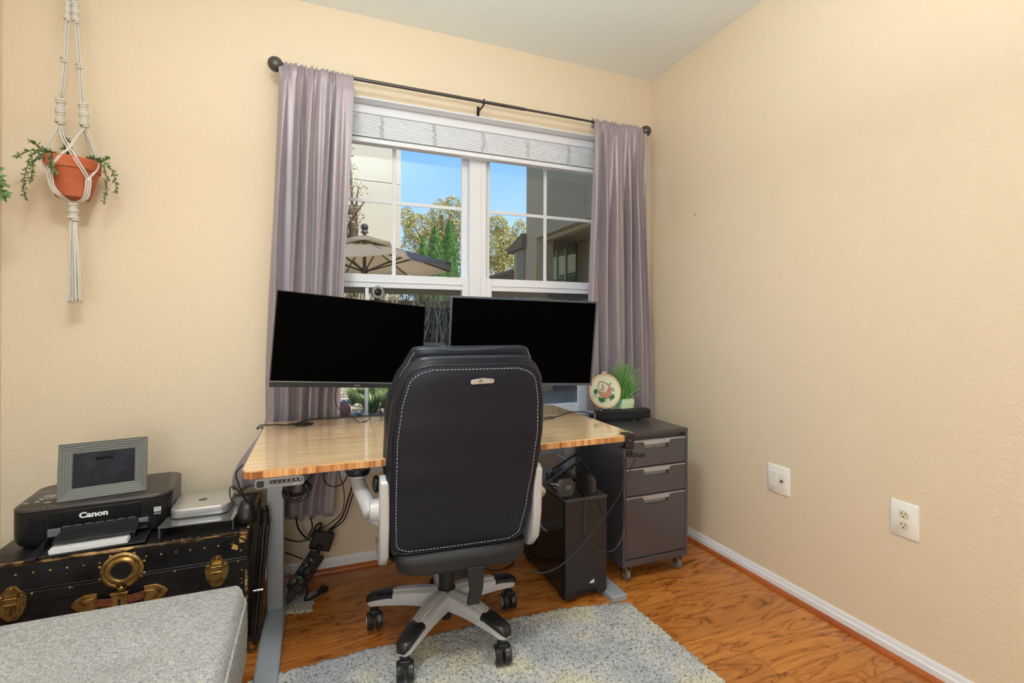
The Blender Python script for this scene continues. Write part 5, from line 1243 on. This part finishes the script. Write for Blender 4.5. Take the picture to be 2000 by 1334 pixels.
cable('cable', [onY(463, 1060, 2.02)+V((.03, 0, 0)), onY(464, 1045, 2.0), onY(473, 1034, 2.0), onY(487, 1033, 2.02), onY(494, 1045, 2.05), onY(490, 1070, 2.06), onY(497, 1140, 2.08)], .0024, 'black cable draped over the front corner of the trunk')
b = MB(); rnd = random.Random(5)
for k in range(7):
    c_ = onY(577+rnd.uniform(-5, 5), 958+rnd.uniform(-4, 3), 2.0); rx, rz_ = rnd.uniform(.028, .052), rnd.uniform(.022, .038)
    b.tube([c_+V((cos(a)*rx, .015*sin(a+k)+.006*k, sin(a)*rz_)) for a in [q/24*2*pi for q in range(24)]], .0024, n=6, closed=True)
b.tube(catmull([onY(577, 945, 2.0), onY(590, 935, 2.05), onY(600, 940, 2.1), V((.06, 2.22, DZ-.05))], 6), .0028, n=6)
single('cable_coil', b, M_cable, 'coil of black cable hanging under the left part of the desk', 'cable', tuple(onY(577, 970, 2.0)))
b = MB(); rb = onY(655, 926, 2.20); b.tube([rb+V((.048*cos(a), .01*sin(a), .050*sin(a))) for a in [q/30*2*pi for q in range(30)]], .0026, n=6, closed=True); b.tube([rb+V((.02, 0, .045)), V((rb.x+.02, 2.22, DZ-.03))], .0022, n=6)
single('cable_loop', b, M_cable, 'round loop of black cable left of the armrest under the desk', 'cable', tuple(rb))
# power brick
Rb_ = RY(radians(-28)) @ RX(radians(8))
Rb_ = frame_m((0, 0, 0), onY(661, 1043, 2.44)-onY(621, 1037, 2.44), onY(621, 1037, 2.44)-onY(592, 1065, 2.44)).to_3x3()
bc = (onY(592, 1065, 2.44)+onY(661, 1043, 2.44)+onY(621, 1037, 2.44)+onY(640, 1078, 2.44))/4
t = Thing('power_brick', 'black square power adapter hanging under the desk', 'power adapter', tuple(bc))
ex = (onY(661, 1043, 2.44)-onY(621, 1037, 2.44)).length; ey = (onY(621, 1037, 2.44)-onY(592, 1065, 2.44)).length
b = MB(); b.box(bc, (ex, ey, .032), Rb_); t.part('body', b, M_black, bevel=.006)
b = MB()
for q in (-.25, .25): b.cyl(bc+Rb_ @ V((ex*q, ey*.5, 0)), bc+Rb_ @ V((ex*q, ey*.72, 0)), .009)
t.part('plug', b, M_black, bevel=.002)
cable('cable', [bc+Rb_ @ V((ex*.25, ey*.7, 0)), onY(668, 1010, 2.42), onY(680, 975, 2.40), onY(690, 935, 2.36), V((.17, 2.31, DZ-.04))], .0038, 'thick black cable from the desk down to the power adapter')
cable('cable', [bc+Rb_ @ V((ex*.3, ey*.7, .006)), onY(672, 1015, 2.41), onY(686, 975, 2.39), onY(697, 935, 2.35), V((.19, 2.31, DZ-.04))], .0030, 'second black cable beside the thick one above the power adapter')
cable('cable', [bc+Rb_ @ V((-ex*.25, ey*.7, 0)), onY(640, 1025, 2.43), onY(668, 1000, 2.40), onY(672, 960, 2.36), onY(664, 930, 2.3), onY(659, 905, 2.2)], .0022, 'thin black wire from the desk edge to the power adapter')
cable('cable', [bc+Rb_ @ V((-ex*.3, ey*.6, 0)), onY(628, 1022, 2.45), onY(617, 1027, 2.46), onY(607, 1048, 2.46), onY(590, 1057, 2.46), onY(565, 1055, 2.46), onY(545, 1043, 2.45), onY(532, 1030, 2.45)], .0040, 'black power cord sweeping left from the adapter')
cable('cable', [onY(578, 1010, 2.40), onY(582, 1030, 2.43), onY(592, 1045, 2.46), onY(604, 1056, 2.46)], .0040, 'short black cord below the curtain hem')
cable('cable', [onY(607, 1012, 2.40), onY(610, 1030, 2.43), onY(602, 1048, 2.47)], .0032, 'short black cord right of the other under the curtain hem')
cable('cable', [onY(535, 1073, 2.44), onY(560, 1080, 2.44), onY(592, 1092, 2.40)], .0030, 'thin black cord from the desk leg to the power strip')
# power strip leaning on the desk foot / carpet
s0, s1 = onY(575, 1160, 2.33), onY(618, 1085, 2.40)
s0.z = max(s0.z, .05); dr_ = (s1-s0); Rs = frame_m((0, 0, 0), dr_, (-1, .25, .2)).to_3x3(); sc_ = (s0+s1)/2
t = Thing('power_strip', 'black power strip with plugs leaning over the small carpet square', 'power strip', (sc_.x, sc_.y, .0))
Ls = dr_.length*1.12
b = MB(); b.box(sc_, (Ls, .070, .032), Rs); t.part('body', b, mat('strip_dark', (.012, .011, .010), .45), bevel=.004)
b = MB()
for k in (-.30, -.05, .20):
    b.box(sc_+Rs @ V((Ls*k, .018, .026)), (.040, .026, .026), Rs @ RX(.2)); b.box(sc_+Rs @ V((Ls*k+.01, -.014, .024)), (.030, .022, .030), Rs)
b.box(sc_+Rs @ V((-Ls*.60, -.006, .004)), (.075, .022, .018), Rs); b.cyl(sc_+Rs @ V((Ls*.48, 0, .01)), sc_+Rs @ V((Ls*.66, .005, .01)), .010)
t.part('plug', b, M_black, bevel=.002)
b = MB()
for k, q in ((.26, .0), (.10, .006), (-.2, .0), (-.32, .01)): b.ball(sc_+Rs @ V((Ls*k, q, .040)), .006, 8)
b.box(sc_+Rs @ V((.02, .034, .024)), (.11, .003, .003), Rs)
t.part('switch_light', b, M_alu)
e_ = onZ(630, 1155, .012)
cable('cable', [sc_+Rs @ V((-.02, .02, .045)), onY(598, 1135, 2.28), onY(600, 1158, 2.27), V((e_.x-.07, e_.y-.06, .018)), V((e_.x-.02, e_.y-.03, .016)), e_+V((.004, 0, .012))], .0045, 'short black cord with a plug end lying beside the power strip')
b = MB(); b.box(e_+V((.006, .004, .008)), (.026, .03, .024), RZ(.6)); b.cyl(e_+V((.0, .0, .012)), e_+V((-.018, -.014, .008)), .008); single('power_plug', b, M_black, 'black plug lying on the floor at the end of its cord', 'plug', tuple(e_), bevel=.003)
cable('cable', [sc_+Rs @ V((Ls*.62, 0, .01)), onY(621, 1080, 2.42), bc+Rb_ @ V((0, -ey*.5, 0))], .006, 'stubby cord between the power adapter and the power strip')
# cables at the tower
cable('cable', [onY(1144, 964, 1.855), onY(1142, 1010, 1.852), onY(1144, 1045, 1.850), onY(1158, 1066, 1.85), onY(1180, 1077, 1.86), onY(1200, 1073, 1.875), onY(1214, 1050, 1.885), onY(1219, 1010, 1.895), onY(1217, 950, 1.80), onY(1220, 905, 1.68), onY(1226, 884, 1.60)], .0022, 'grey black headset cord hanging in front of the computer tower', m=mat('cord_grey', (.05, .05, .052), .4))
cable('cable', [onY(1230, 880, 1.592), onY(1222, 879, 1.588), onY(1219, 893, 1.60), onY(1240, 893, 1.62), onY(1228, 925, 1.66), onY(1205, 975, 1.74), onY(1175, 1018, 1.80), onY(1140, 1060, 1.83), onY(1105, 1097, 1.845), onY(1075, 1115, 1.85), onY(1050, 1119, 1.86), onY(1030, 1112, 1.88)], .0022, 'long thin cord running diagonally from the desk hook past the computer tower', m=mat('cord_grey', (.05, .05, .052), .4))
cable('cable', [onY(1147, 957, 1.95)+V((0, 0, .0)), onY(1160, 962, 1.90), onY(1168, 975, 1.862), onY(1176, 1000, 1.856), onY(1188, 1027, 1.86)], .0018, 'thin black wire spilling over the front of the computer tower')
cable('cable', [onY(1155, 872, 2.25), onY(1154, 900, 2.28), onY(1155, 935, 2.27), onZ(1156, 952, TH+.004)], .0020, 'thin vertical wire between the desk and the computer tower')
cable('cable', [onY(1138, 863, 2.20), onY(1130, 890, 2.22), onY(1118, 915, 2.22), onZ(1106, 934, TH+.006)], .0020, 'thin wire slanting down behind the headset')
cable('cable', [onY(1128, 890, 2.1), onY(1140, 905, 2.05), onY(1153, 925, 2.0), onY(1158, 950, 1.93), onY(1158, 962, 1.90)+V((0, 0, .0))], .0030, 'grey cord arching over the headset to the right', m=mat('cord_grey', (.05, .05, .052), .4))
b = MB(); c_ = onY(1155, 868, 2.2); b.box((c_.x, c_.y, DZ-.035), (.022, .02, .022)); b.box((c_.x, c_.y, DZ-.050), (.014, .014, .014)); single('usb_plug', b, M_black, 'black plug under the right end of the desk', 'plug', (c_.x, c_.y, DZ-.05), bevel=.002)
cable('cable', [onZ(u_, v_, .006) for u_, v_ in ((925, 1098), (940, 1107), (958, 1113), (980, 1112), (998, 1103), (1004, 1092), (998, 1085), (985, 1080), (950, 1075))], .0030, 'black cord looped on the floor between the chair and the tower')
cable('cable', [onY(1088, 888, 2.27), onY(1098, 893, 2.24), onY(1108, 898, 2.24)], .0020, 'short white wire on the right desk leg', m=M_plate)

# ================================================================== CEILING LIGHT (above and behind the camera)
LXY = (-.25, .55)
t = Thing('ceiling_light', 'round flush ceiling lamp above the room', 'ceiling lamp', (LXY[0], LXY[1], ZC-.1))
b = MB(); b.lathe([(.001, ZC-.001), (.17, ZC-.001), (.17, ZC-.03), (.16, ZC-.035), (.001, ZC-.035)], (LXY[0], LXY[1], 0), n=40); t.part('base', b, M_alu)
b = MB(); b.lathe([(.155, ZC-.036), (.15, ZC-.07), (.12, ZC-.092), (.06, ZC-.102), (.001, ZC-.104)], (LXY[0], LXY[1], 0), n=40); t.part('diffuser', b, mat('lamp_glass', (.8, .8, .78), .4, emit=((1, .96, .9), 3)))
light('ceiling_lamp_light', 'AREA', (LXY[0], LXY[1], ZC-.115), (LXY[0]+.2, LXY[1]+.5, 0), 24, (.96, .98, .97), .34, shape='DISK')

# ================================================================== OUTSIDE
GZ = .44
M_ground = mat('mulch_ground', srgb(140, 124, 100), .95, mix=(srgb(176, 162, 136), 18, .4, .65), bump=(60, .8, .01))
b = MB(); b.bb(-14, 20, WY+.22, 30, GZ-.3, GZ); single('ground', b, M_ground, 'mulch and soil ground of the garden outside', 'ground', (3, 16, GZ), kind='structure', smooth=False)
def leafcloud(name_part, t, blobs, n, size, mats, seed, flat=.0, density_edge=True):
    rs = np.random.RandomState(seed); V_ = []; F_ = []; M__ = []
    wts = np.array([q[3]*q[4]*q[5] for q in blobs])**.7; wts /= wts.sum()
    for q in rs.choice(len(blobs), n, p=wts):
        cx_, cy_, cz_, rx, ry, rz_ = blobs[q][:6]; d = rs.normal(size=3); d /= np.linalg.norm(d); r = rs.uniform(.35, 1)**.5
        c_ = np.array([cx_, cy_, cz_])+d*r*np.array([rx, ry, rz_]); a = rs.normal(size=3); a /= np.linalg.norm(a); bb_ = np.cross(a, rs.normal(size=3)); bb_ /= np.linalg.norm(bb_)+1e-9
        s_ = size*rs.uniform(.6, 1.3); k = len(V_)
        V_ += [tuple(c_-a*s_*.5), tuple(c_+bb_*s_*.28), tuple(c_+a*s_*.5), tuple(c_-bb_*s_*.28)]; F_.append((k, k+1, k+2, k+3)); M__.append(int(rs.randint(len(mats))))
    b = MB(); b.v = V_; b.f = F_; b.m = M__; return t.part(name_part, b, mats, smooth=False)
L1 = [mat('tree_leaf_a', srgb(186, 192, 112), .6), mat('tree_leaf_b', srgb(222, 208, 128), .6), mat('tree_leaf_c', srgb(140, 162, 88), .6), mat('tree_leaf_d', srgb(206, 172, 112), .6)]
M_bark = mat('bark', srgb(96, 80, 64), .9)
def D(u, v, d): return onD(u, v, d)
def tree(label, blobs, d, n, size, mats, seed, trunk_u, flat=None):
    bl = []
    for (u_, v_, ru, rv) in blobs:
        c_ = D(u_, v_, d); bl.append((c_.x, c_.y, c_.z, ru*d/FPX, ru*d/FPX, rv*d/FPX))
    base = D(trunk_u, 640, d); base.z = GZ
    t = Thing('tree', label, 'tree', tuple(base), group=None)
    leafcloud('foliage', t, bl, n, size, mats, seed)
    b = MB(); rnd = random.Random(seed)
    top = V((bl[0][0], bl[0][1], bl[0][2])); b.tube(catmull([base, base*.5+top*.5+V((.1, 0, 0)), top], 6), [.12-.0045*k for k in range(13)], n=8)
    for q in bl:
        s_ = base*.45+top*.55; e_ = V(q[:3]); b.tube(catmull([s_, (s_+e_)/2+V((rnd.uniform(-.2, .2), 0, .15)), e_+V((0, 0, q[5]*.5))], 5), [.05-.004*k for k in range(11)], n=5)
    t.part('trunk', b, M_bark, sharp=None)
tree('yellow green tree seen between the beige house and the window mullion', [(862, 420, 26, 32), (820, 445, 34, 30), (800, 500, 22, 50), (850, 480, 40, 40), (888, 470, 22, 60), (795, 425, 16, 22), (884, 400, 18, 18), (905, 440, 20, 40)], 16, 15000, .062, L1, 1, 850)
tree('sunlit yellow green tree in the left half of the right window', [(970, 440, 24, 20), (975, 490, 34, 40), (1000, 520, 40, 30), (1015, 455, 16, 30), (960, 530, 26, 30), (990, 480, 25, 40), (1030, 500, 20, 40)], 15, 15000, .062, L1, 2, 985)
tree('thin bare-branched tree in front of the beige house wall', [(690, 400, 16, 30), (700, 370, 20, 14), (685, 340, 14, 30), (695, 430, 18, 25), (683, 300, 12, 15), (715, 392, 12, 5)], 8.6, 420, .045, [mat('dry_leaf', srgb(134, 112, 66), .7), L1[1]], 3, 668)
# arborvitae
M_arb = [mat('arb_a', srgb(94, 146, 66), .6), mat('arb_b', srgb(132, 178, 84), .6), mat('arb_c', srgb(58, 104, 50), .6)]
for i, (u_, vt, w_) in enumerate(((826, 466, 16), (849, 446, 27), (878, 434, 30))):
    d = (12.1, 13, 14.1)[i]; top = D(u_, vt, d); base = D(u_, 620, d); base.z = GZ
    t = Thing('evergreen', ('short conical evergreen, leftmost of the three', 'middle conical evergreen of the three', 'tallest conical evergreen, rightmost of the three')[i], 'evergreen tree', tuple(base), group='conical evergreens beyond the umbrella')
    rs = np.random.RandomState(20+i); V_ = []; F_ = []; M__ = []; R_ = w_*d/FPX
    for k in range(5200):
        h_ = rs.uniform(0, 1)**.8; z = top.z+(base.z-top.z)*h_; rr = R_*min(1, (h_*2.6)**.7)*rs.uniform(.7, 1.02)*(1+.1*sin(h_*40)); a = rs.uniform(0, 2*pi)
        c_ = V((base.x+rr*cos(a), base.y+rr*sin(a), z)); u__ = V((cos(a)*.35, sin(a)*.35, 1)).normalized(); s_ = V((-sin(a), cos(a), 0)); L_ = rs.uniform(.05, .11); kk = len(V_)
        V_ += [tuple(c_), tuple(c_+u__*L_*.5+s_*L_*.22), tuple(c_+u__*L_), tuple(c_+u__*L_*.5-s_*L_*.22)]; F_.append((kk, kk+1, kk+2, kk+3)); M__.append(rs.choice([0, 0, 1, 2]))
    b = MB(); b.v = V_; b.f = F_; b.m = M__; t.part('foliage', b, M_arb, smooth=False)
    b = MB(); b.lathe([(.001, base.z), (R_*.8, base.z), (R_*.8, base.z+.45*(top.z-base.z)), (.02, top.z-.1)], (base.x, base.y, 0), n=14); t.part('core', b, M_arb[2])
# beige house
e_ = D(783, 300, 13.1); YB_ = e_.y
M_stucco = mat('beige_stucco', srgb(204, 196, 172), .85, bump=(30, .2, .005))
t = Thing('beige_house', 'tall beige stucco house beyond the umbrella', 'house', (e_.x-4, YB_+2, GZ))
gz = onY(700, 352, YB_).z
b = MB(); b.bb(e_.x-9, e_.x, YB_, YB_+5, GZ, gz-.01); b.bb(e_.x-9, e_.x, YB_, YB_+5, gz+.01, 9); b.bb(e_.x-8.99, e_.x-.01, YB_+.02, YB_+4.9, gz-.01, gz+.01); t.part('wall', b, M_stucco, smooth=False)
xa = onY(764, 400, YB_).x
b = MB(); b.bb(e_.x-9, xa, YB_-.05, YB_, GZ, gz-.01); b.bb(e_.x-9, xa, YB_-.05, YB_, gz+.01, 9); t.part('wall_panel', b, M_stucco, smooth=False)
# neighbouring wing on the right
M_wing = mat('brown_stucco', srgb(176, 158, 122), .9, mix=(srgb(148, 132, 102), 60, .4, .65), bump=(70, .6, .01))
M_wing2 = mat('olive_siding', srgb(226, 204, 142), .85, bump=(30, .2, .004))
M_dark = mat('dark_trim', srgb(62, 58, 50), .7)
XW = 2.3; ye = onX(1028, 446, XW).y; zu = onX(1028, 447, XW).z
t = Thing('house_wing', 'brown stucco wing of the house with a recessed porch and window', 'house', (XW+1.2, 4.2, GZ))
b = MB(); b.bb(XW, XW+3.5, 2.78, ye, zu, 6.2); t.part('upper_wall', b, M_wing, smooth=False)
XR_c = XW+.95; yr_c = onX(1053, 480, XW+.75).y
b = MB(); b.bb(XW, XW+.10, 2.78, ye, zu-.155, zu); b.bb(XW+.06, XW+.14, 2.78, ye-.22, zu-.20, zu-.155); b.bb(XW+.1, XW+3.5, 2.78, ye, zu-.12, zu-.06); b.prism([(XW+.16, ye), (XR_c, ye), (XR_c, yr_c+.14), (XW+.46, yr_c+.14)], 'xy', zu-.12, zu-.06); t.part('porch_beam', b, M_wing, bevel=.004)
b = MB(); b.bb(XW, XW+.22, ye-.28, ye, GZ, zu-.155); t.part('porch_post', b, M_wing, bevel=.004)
XR_ = XW+.75; yr1 = onX(1053, 480, XR_).y; zr_ = onX(1004, 482, XW).z
b = MB(); b.bb(XR_, XR_+.2, 3.2, yr1+.6, GZ, zu-.1); b.bb(XW+.46, XR_, yr1+.06, yr1+.14, GZ, zu-.1); b.bb(XR_-.04, XR_, yr1-.02, yr1+.16, GZ, zu-.1); t.part('recessed_wall', b, M_wing2, smooth=False)
ys = onX(1141, 470, XR_).y; b = MB(); b.bb(XR_-.10, XR_+.2, 2.8, ys, GZ, zu-.1); t.part('side_wall', b, M_wing, smooth=False)
w0, w1 = onX(1071, 500, XR_), onX(1130, 474, XR_); zt_ = w1.z; zb_ = .80
b = MB(); b.bb(XR_-.04, XR_, w1.y-.05, w0.y+.05, zt_, zt_+.045); b.bb(XR_-.06, XR_, w1.y-.05, w0.y+.05, zb_-.08, zb_); b.bb(XR_-.04, XR_, w1.y-.05, w1.y, zb_, zt_); b.bb(XR_-.04, XR_, w0.y, w0.y+.05, zb_, zt_); wf = t.part('window', b, M_dark, smooth=False)
b = MB(); b.bb(XR_-.02, XR_-.015, w1.y, w0.y, zb_, zt_); t.part('pane', b, glass_mat('porch_glass', (.85, .9, .8), .1), wf, smooth=False)
b = MB(); n_ = 34
for k in range(n_): z_ = zb_+(zt_-zb_)*(k+.5)/n_; b.box((XR_-.010, (w0.y+w1.y)/2, z_), (.003, w0.y-w1.y, .030))
t.part('blind_slats', b, mat('outer_blind', srgb(226, 228, 210), .6), wf, smooth=False)
b = MB()
for q in (.36, .66): yy = w0.y+(w1.y-w0.y)*q; b.bb(XR_-.032, XR_-.021, yy-.014, yy+.014, zb_, zt_)
t.part('muntin', b, mat('outer_muntin', srgb(206, 212, 200), .5), wf, smooth=False)
# lower lean-to further out
y_a, y_b = ye+.02, onX(1004, 480, XW).y; zr = onX(1004, 482, XW).z
b = MB(); b.bb(XW-.0, XW+.09, ye+.0, y_b, GZ, zr-.08)
t.part('shed_wall', b, M_wing, smooth=False)
b = MB(); b.prism([(ye, zr-.07), (y_b+.10, zr-.08), (y_b+.10, zr-.02), (ye, zr+.10)], 'yz', XW-.06, XW+.30); t.part('shed_roof', b, M_dark, bevel=.004)
b = MB(); yq = onX(1012, 500, XW).y; b.bb(XW-.02, XW, ye+.03, yq, GZ+.1, onX(1012, 492, XW).z); t.part('shed_door', b, mat('shed_door_olive', srgb(112, 108, 92), .8), smooth=False)
# railing
XRR = 2.45; r0_, r1_ = onX(1006, 527, XRR), onX(940, 545, XRR)
t = Thing('deck_railing', 'dark slatted deck railing beside the shed', 'railing', (XRR, (r0_.y+r1_.y)/2, GZ))
b = MB(); b.bb(XRR-.05, XRR+.05, r0_.y, r1_.y, r0_.z-.05, r0_.z); t.part('top_rail', b, M_dark, bevel=.004)
b = MB(); b.bb(XRR-.03, XRR+.03, r0_.y, r1_.y, GZ+.1, GZ+.16); t.part('bottom_rail', b, M_dark, bevel=.004)
ny_ = 26
for k in range(ny_): yy = r0_.y+.04+(r1_.y-r0_.y-.08)*k/(ny_-1); b = MB(); b.bb(XRR-.018, XRR+.018, yy-.018, yy+.018, GZ+.16, r0_.z-.05); t.part('baluster', b, M_dark, smooth=False)
for yy in (r0_.y, r1_.y): b = MB(); b.bb(XRR-.05, XRR+.05, yy-.05, yy+.05, GZ, r0_.z-.05); t.part('post', b, M_dark, smooth=False)
# patio umbrella
ut = D(712, 468, 7.3); UD = 7.3; er = D(882, 513, 6.95); ux, uy = ut.x, ut.y
t = Thing('patio_umbrella', 'large off white patio umbrella with a dark pole and ribs', 'umbrella', (ux, uy, GZ))
R_ = math.hypot(er.x-ux, er.y-uy); zc, ze = ut.z, er.z; NS = 8; a0 = atan2(er.y-uy, er.x-ux)
def cring(k, n=NS*6):
    out = []
    for i in range(n):
        a = a0+2*pi*i/n; s_ = (i % 6)/6; sag = 1-.075*sin(pi*s_)*1.0
        rr = R_*k*(cos(pi/NS)/cos((s_-.5)*2*pi/NS)) if True else 0
        out.append((ux+rr*cos(a), uy+rr*sin(a), zc+(ze-zc)*(k**.92)-.05*k*sin(pi*s_)))
    return out
b = MB(); b.loft([cring(k) for k in (.24, .4, .6, .8, 1.0)], caps=False)
M_canvas = mat('canvas', srgb(190, 180, 162), .85)
_n = M_canvas.node_tree.nodes; _tr = _n.new('ShaderNodeBsdfTranslucent'); _tr.inputs[0].default_value = srgb(214, 200, 176); _mx = _n.new('ShaderNodeMixShader'); _mx.inputs[0].default_value = .65
M_canvas.node_tree.links.new(_n['Principled BSDF'].outputs[0], _mx.inputs[1]); M_canvas.node_tree.links.new(_tr.outputs[0], _mx.inputs[2]); M_canvas.node_tree.links.new(_mx.outputs[0], _n['Material Output'].inputs[0])
can = t.part('canopy', b, M_canvas, sharp=None, solid=.006)
b = MB(); b.loft([[(x, y, z+.075) for x, y, z in cring(k)] for k in (.01, .12, .22, .30)], caps=False); t.part('vent', b, M_canvas, can, sharp=None, solid=.006)
b = MB(); b.cyl((ux, uy, GZ), (ux, uy, zc+.12), .026); t.part('pole', b, mat('umbrella_brown', (.035, .028, .024), .5))
b = MB(); b.ball((ux, uy, zc+.185), .055, 16, (1, 1, 1)); b.cyl((ux, uy, zc+.10), (ux, uy, zc+.14), .06, .04); t.part('finial', b, mat('umbrella_brown', (.035, .028, .024), .5))
b = MB(); b.cyl((ux, uy, zc-.52), (ux, uy, zc-.42), .05); t.part('hub', b, mat('umbrella_brown', (.035, .028, .024), .5))
for k in range(NS):
    a = a0+2*pi*k/NS; b = MB(); b.tube([(ux+.03*cos(a), uy+.03*sin(a), zc-.02), (ux+R_*.985*cos(a), uy+R_*.985*sin(a), ze-.015)], .014, n=6)
    mid = V((ux+R_*.55*cos(a), uy+R_*.55*sin(a), zc+(ze-zc)*.55-.02)); rb_ = t.part('rib', b, mat('umbrella_brown', (.035, .028, .024), .5))
    b = MB(); b.tube([(ux+.04*cos(a), uy+.04*sin(a), zc-.47), mid], .013, n=6); t.part('strut', b, mat('umbrella_brown', (.035, .028, .024), .5), rb_)
# hedge
rs = random.Random(7); yh = 6.6
t = Thing('hedge', 'dense twiggy hedge across the garden behind the lower panes', 'hedge', (.9, yh, GZ))
TW = [mat('twig_light', srgb(226, 206, 172), .8), mat('twig_dark', srgb(124, 104, 80), .8), mat('twig_grey', srgb(168, 158, 138), .8)]
b = MB()
for k in range(620):
    x = rs.uniform(-.2, 1.95); y = yh+rs.uniform(-.25, .45); p = V((x, y, GZ)); P = [p]; dx = rs.uniform(-.22, .22)
    h_ = rs.uniform(.7, 1.35)
    for q in range(1, 5): P.append(V((x+dx*q/4*h_+rs.uniform(-.05, .05), y+rs.uniform(-.06, .06), GZ+h_*q/4)))
    b.mi = rs.choice((0, 1, 1, 2)); b.tube(P, [.011*(1-.17*i)*rs.uniform(.6, 1.1) for i in range(5)], n=4)
t.part('branches', b, TW, smooth=False)
bl = [(x, yh+.1, GZ+.95+.12*sin(x*7), .22, .35, .32) for x in np.arange(-.3, 2.0, .16)]+[(x, yh+.3, GZ+.55, .22, .25, .45) for x in np.arange(-.3, 2.0, .2)]
leafcloud('leaves', t, bl, 9000, .035, [mat('hedge_a', srgb(126, 138, 82), .6), mat('hedge_b', srgb(176, 172, 120), .6), mat('hedge_c', srgb(84, 98, 56), .6), mat('hedge_d', srgb(190, 168, 134), .7)], 9)
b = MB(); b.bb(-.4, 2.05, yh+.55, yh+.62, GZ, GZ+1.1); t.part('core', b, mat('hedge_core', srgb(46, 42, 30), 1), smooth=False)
# grass clumps
for i, (u_, v_, rr, n_) in enumerate(((703, 783, .16, 380), (742, 778, .20, 520), (768, 792, .16, 420), (724, 800, .10, 240), (795, 785, .2, 400))):
    c_ = onZ(u_, v_+8, GZ); b = MB(); rs = random.Random(30+i)
    for k in range(n_):
        a = rs.uniform(0, 2*pi); r0_ = rs.uniform(0, rr*.5); L_ = rs.uniform(.12, .26); p = V((c_.x+r0_*cos(a), c_.y+r0_*sin(a), GZ)); a2 = a+rs.uniform(-.8, .8)
        s_ = V((-sin(a2), cos(a2), 0))*.0035; o_ = V((cos(a2), sin(a2), 0)); q1 = p+o_*L_*.25+V((0, 0, L_*.6)); q2 = p+o_*L_*.7+V((0, 0, L_*.72)); kk = rs.randint(0, 2); b.mi = kk
        b.add([p-s_, p+s_, q1+s_, q1-s_, q2], [(0, 1, 2, 3), (3, 2, 4)])
    single('grass_clump', b, [mat('blade_a', srgb(120, 150, 84), .6), mat('blade_b', srgb(160, 178, 122), .6), mat('blade_c', srgb(80, 106, 60), .6)], ('grass clump nearest the left curtain', 'large grass clump right of the white window bar', 'grass clump just left of the chair', 'small low grass clump among the pebbles', 'grass clump hidden partly by the chair')[i], 'grass clump', (c_.x, c_.y, GZ), group='ornamental grass clumps outside', smooth=False)
# pebbles: one uncountable bed
rs = random.Random(3); b = MB()
for k in range(900):
    x = rs.uniform(.05, 1.5); y = rs.uniform(3.5, 5.6); r = rs.uniform(.014, .034)
    b.mi = rs.randint(0, 3); b.ball((x, y, GZ+r*.4), r, 8, (rs.uniform(.9, 1.4), rs.uniform(.8, 1.1), .62), RZ(rs.uniform(0, 3)))
single('pebble_bed', b, [mat('pebble_a', srgb(170, 164, 150), .7), mat('pebble_b', srgb(128, 128, 122), .7), mat('pebble_c', srgb(196, 186, 164), .7), mat('pebble_d', srgb(150, 132, 116), .7)], 'bed of pale river pebbles outside the left window', 'pebbles', (.7, 4.4, GZ), kind='stuff', sharp=None)
c_ = onY(671, 802, 3.1); r_ = 15.5*onD(671, 802, 1).length*0+15.5/FPX*3.25
b = MB(); b.ball((c_.x-.01, c_.y, c_.z), r_, 24); b.cyl((c_.x-.01, c_.y, GZ), (c_.x-.01, c_.y, c_.z-r_*.8), r_*.7, r_*.4)
single('garden_ball', b, mat('red_clay', srgb(150, 96, 90), .6), 'round reddish clay ball outside beside the left curtain', 'garden ornament', (c_.x, c_.y, GZ), sharp=50)
b = MB(); a_ = onZ(640, 770, GZ); b.bb(a_.x-.5, a_.x+.22, 5.6, 5.9, GZ, GZ+.13); b.bb(a_.x-.5, a_.x+.25, 5.75, 6.0, GZ+.13, GZ+.22); single('stone_edging', b, mat('edging_stone', srgb(196, 184, 160), .8), 'low beige stone edging behind the pebbles', 'edging', (a_.x-.1, 5.75, GZ), bevel=.01)
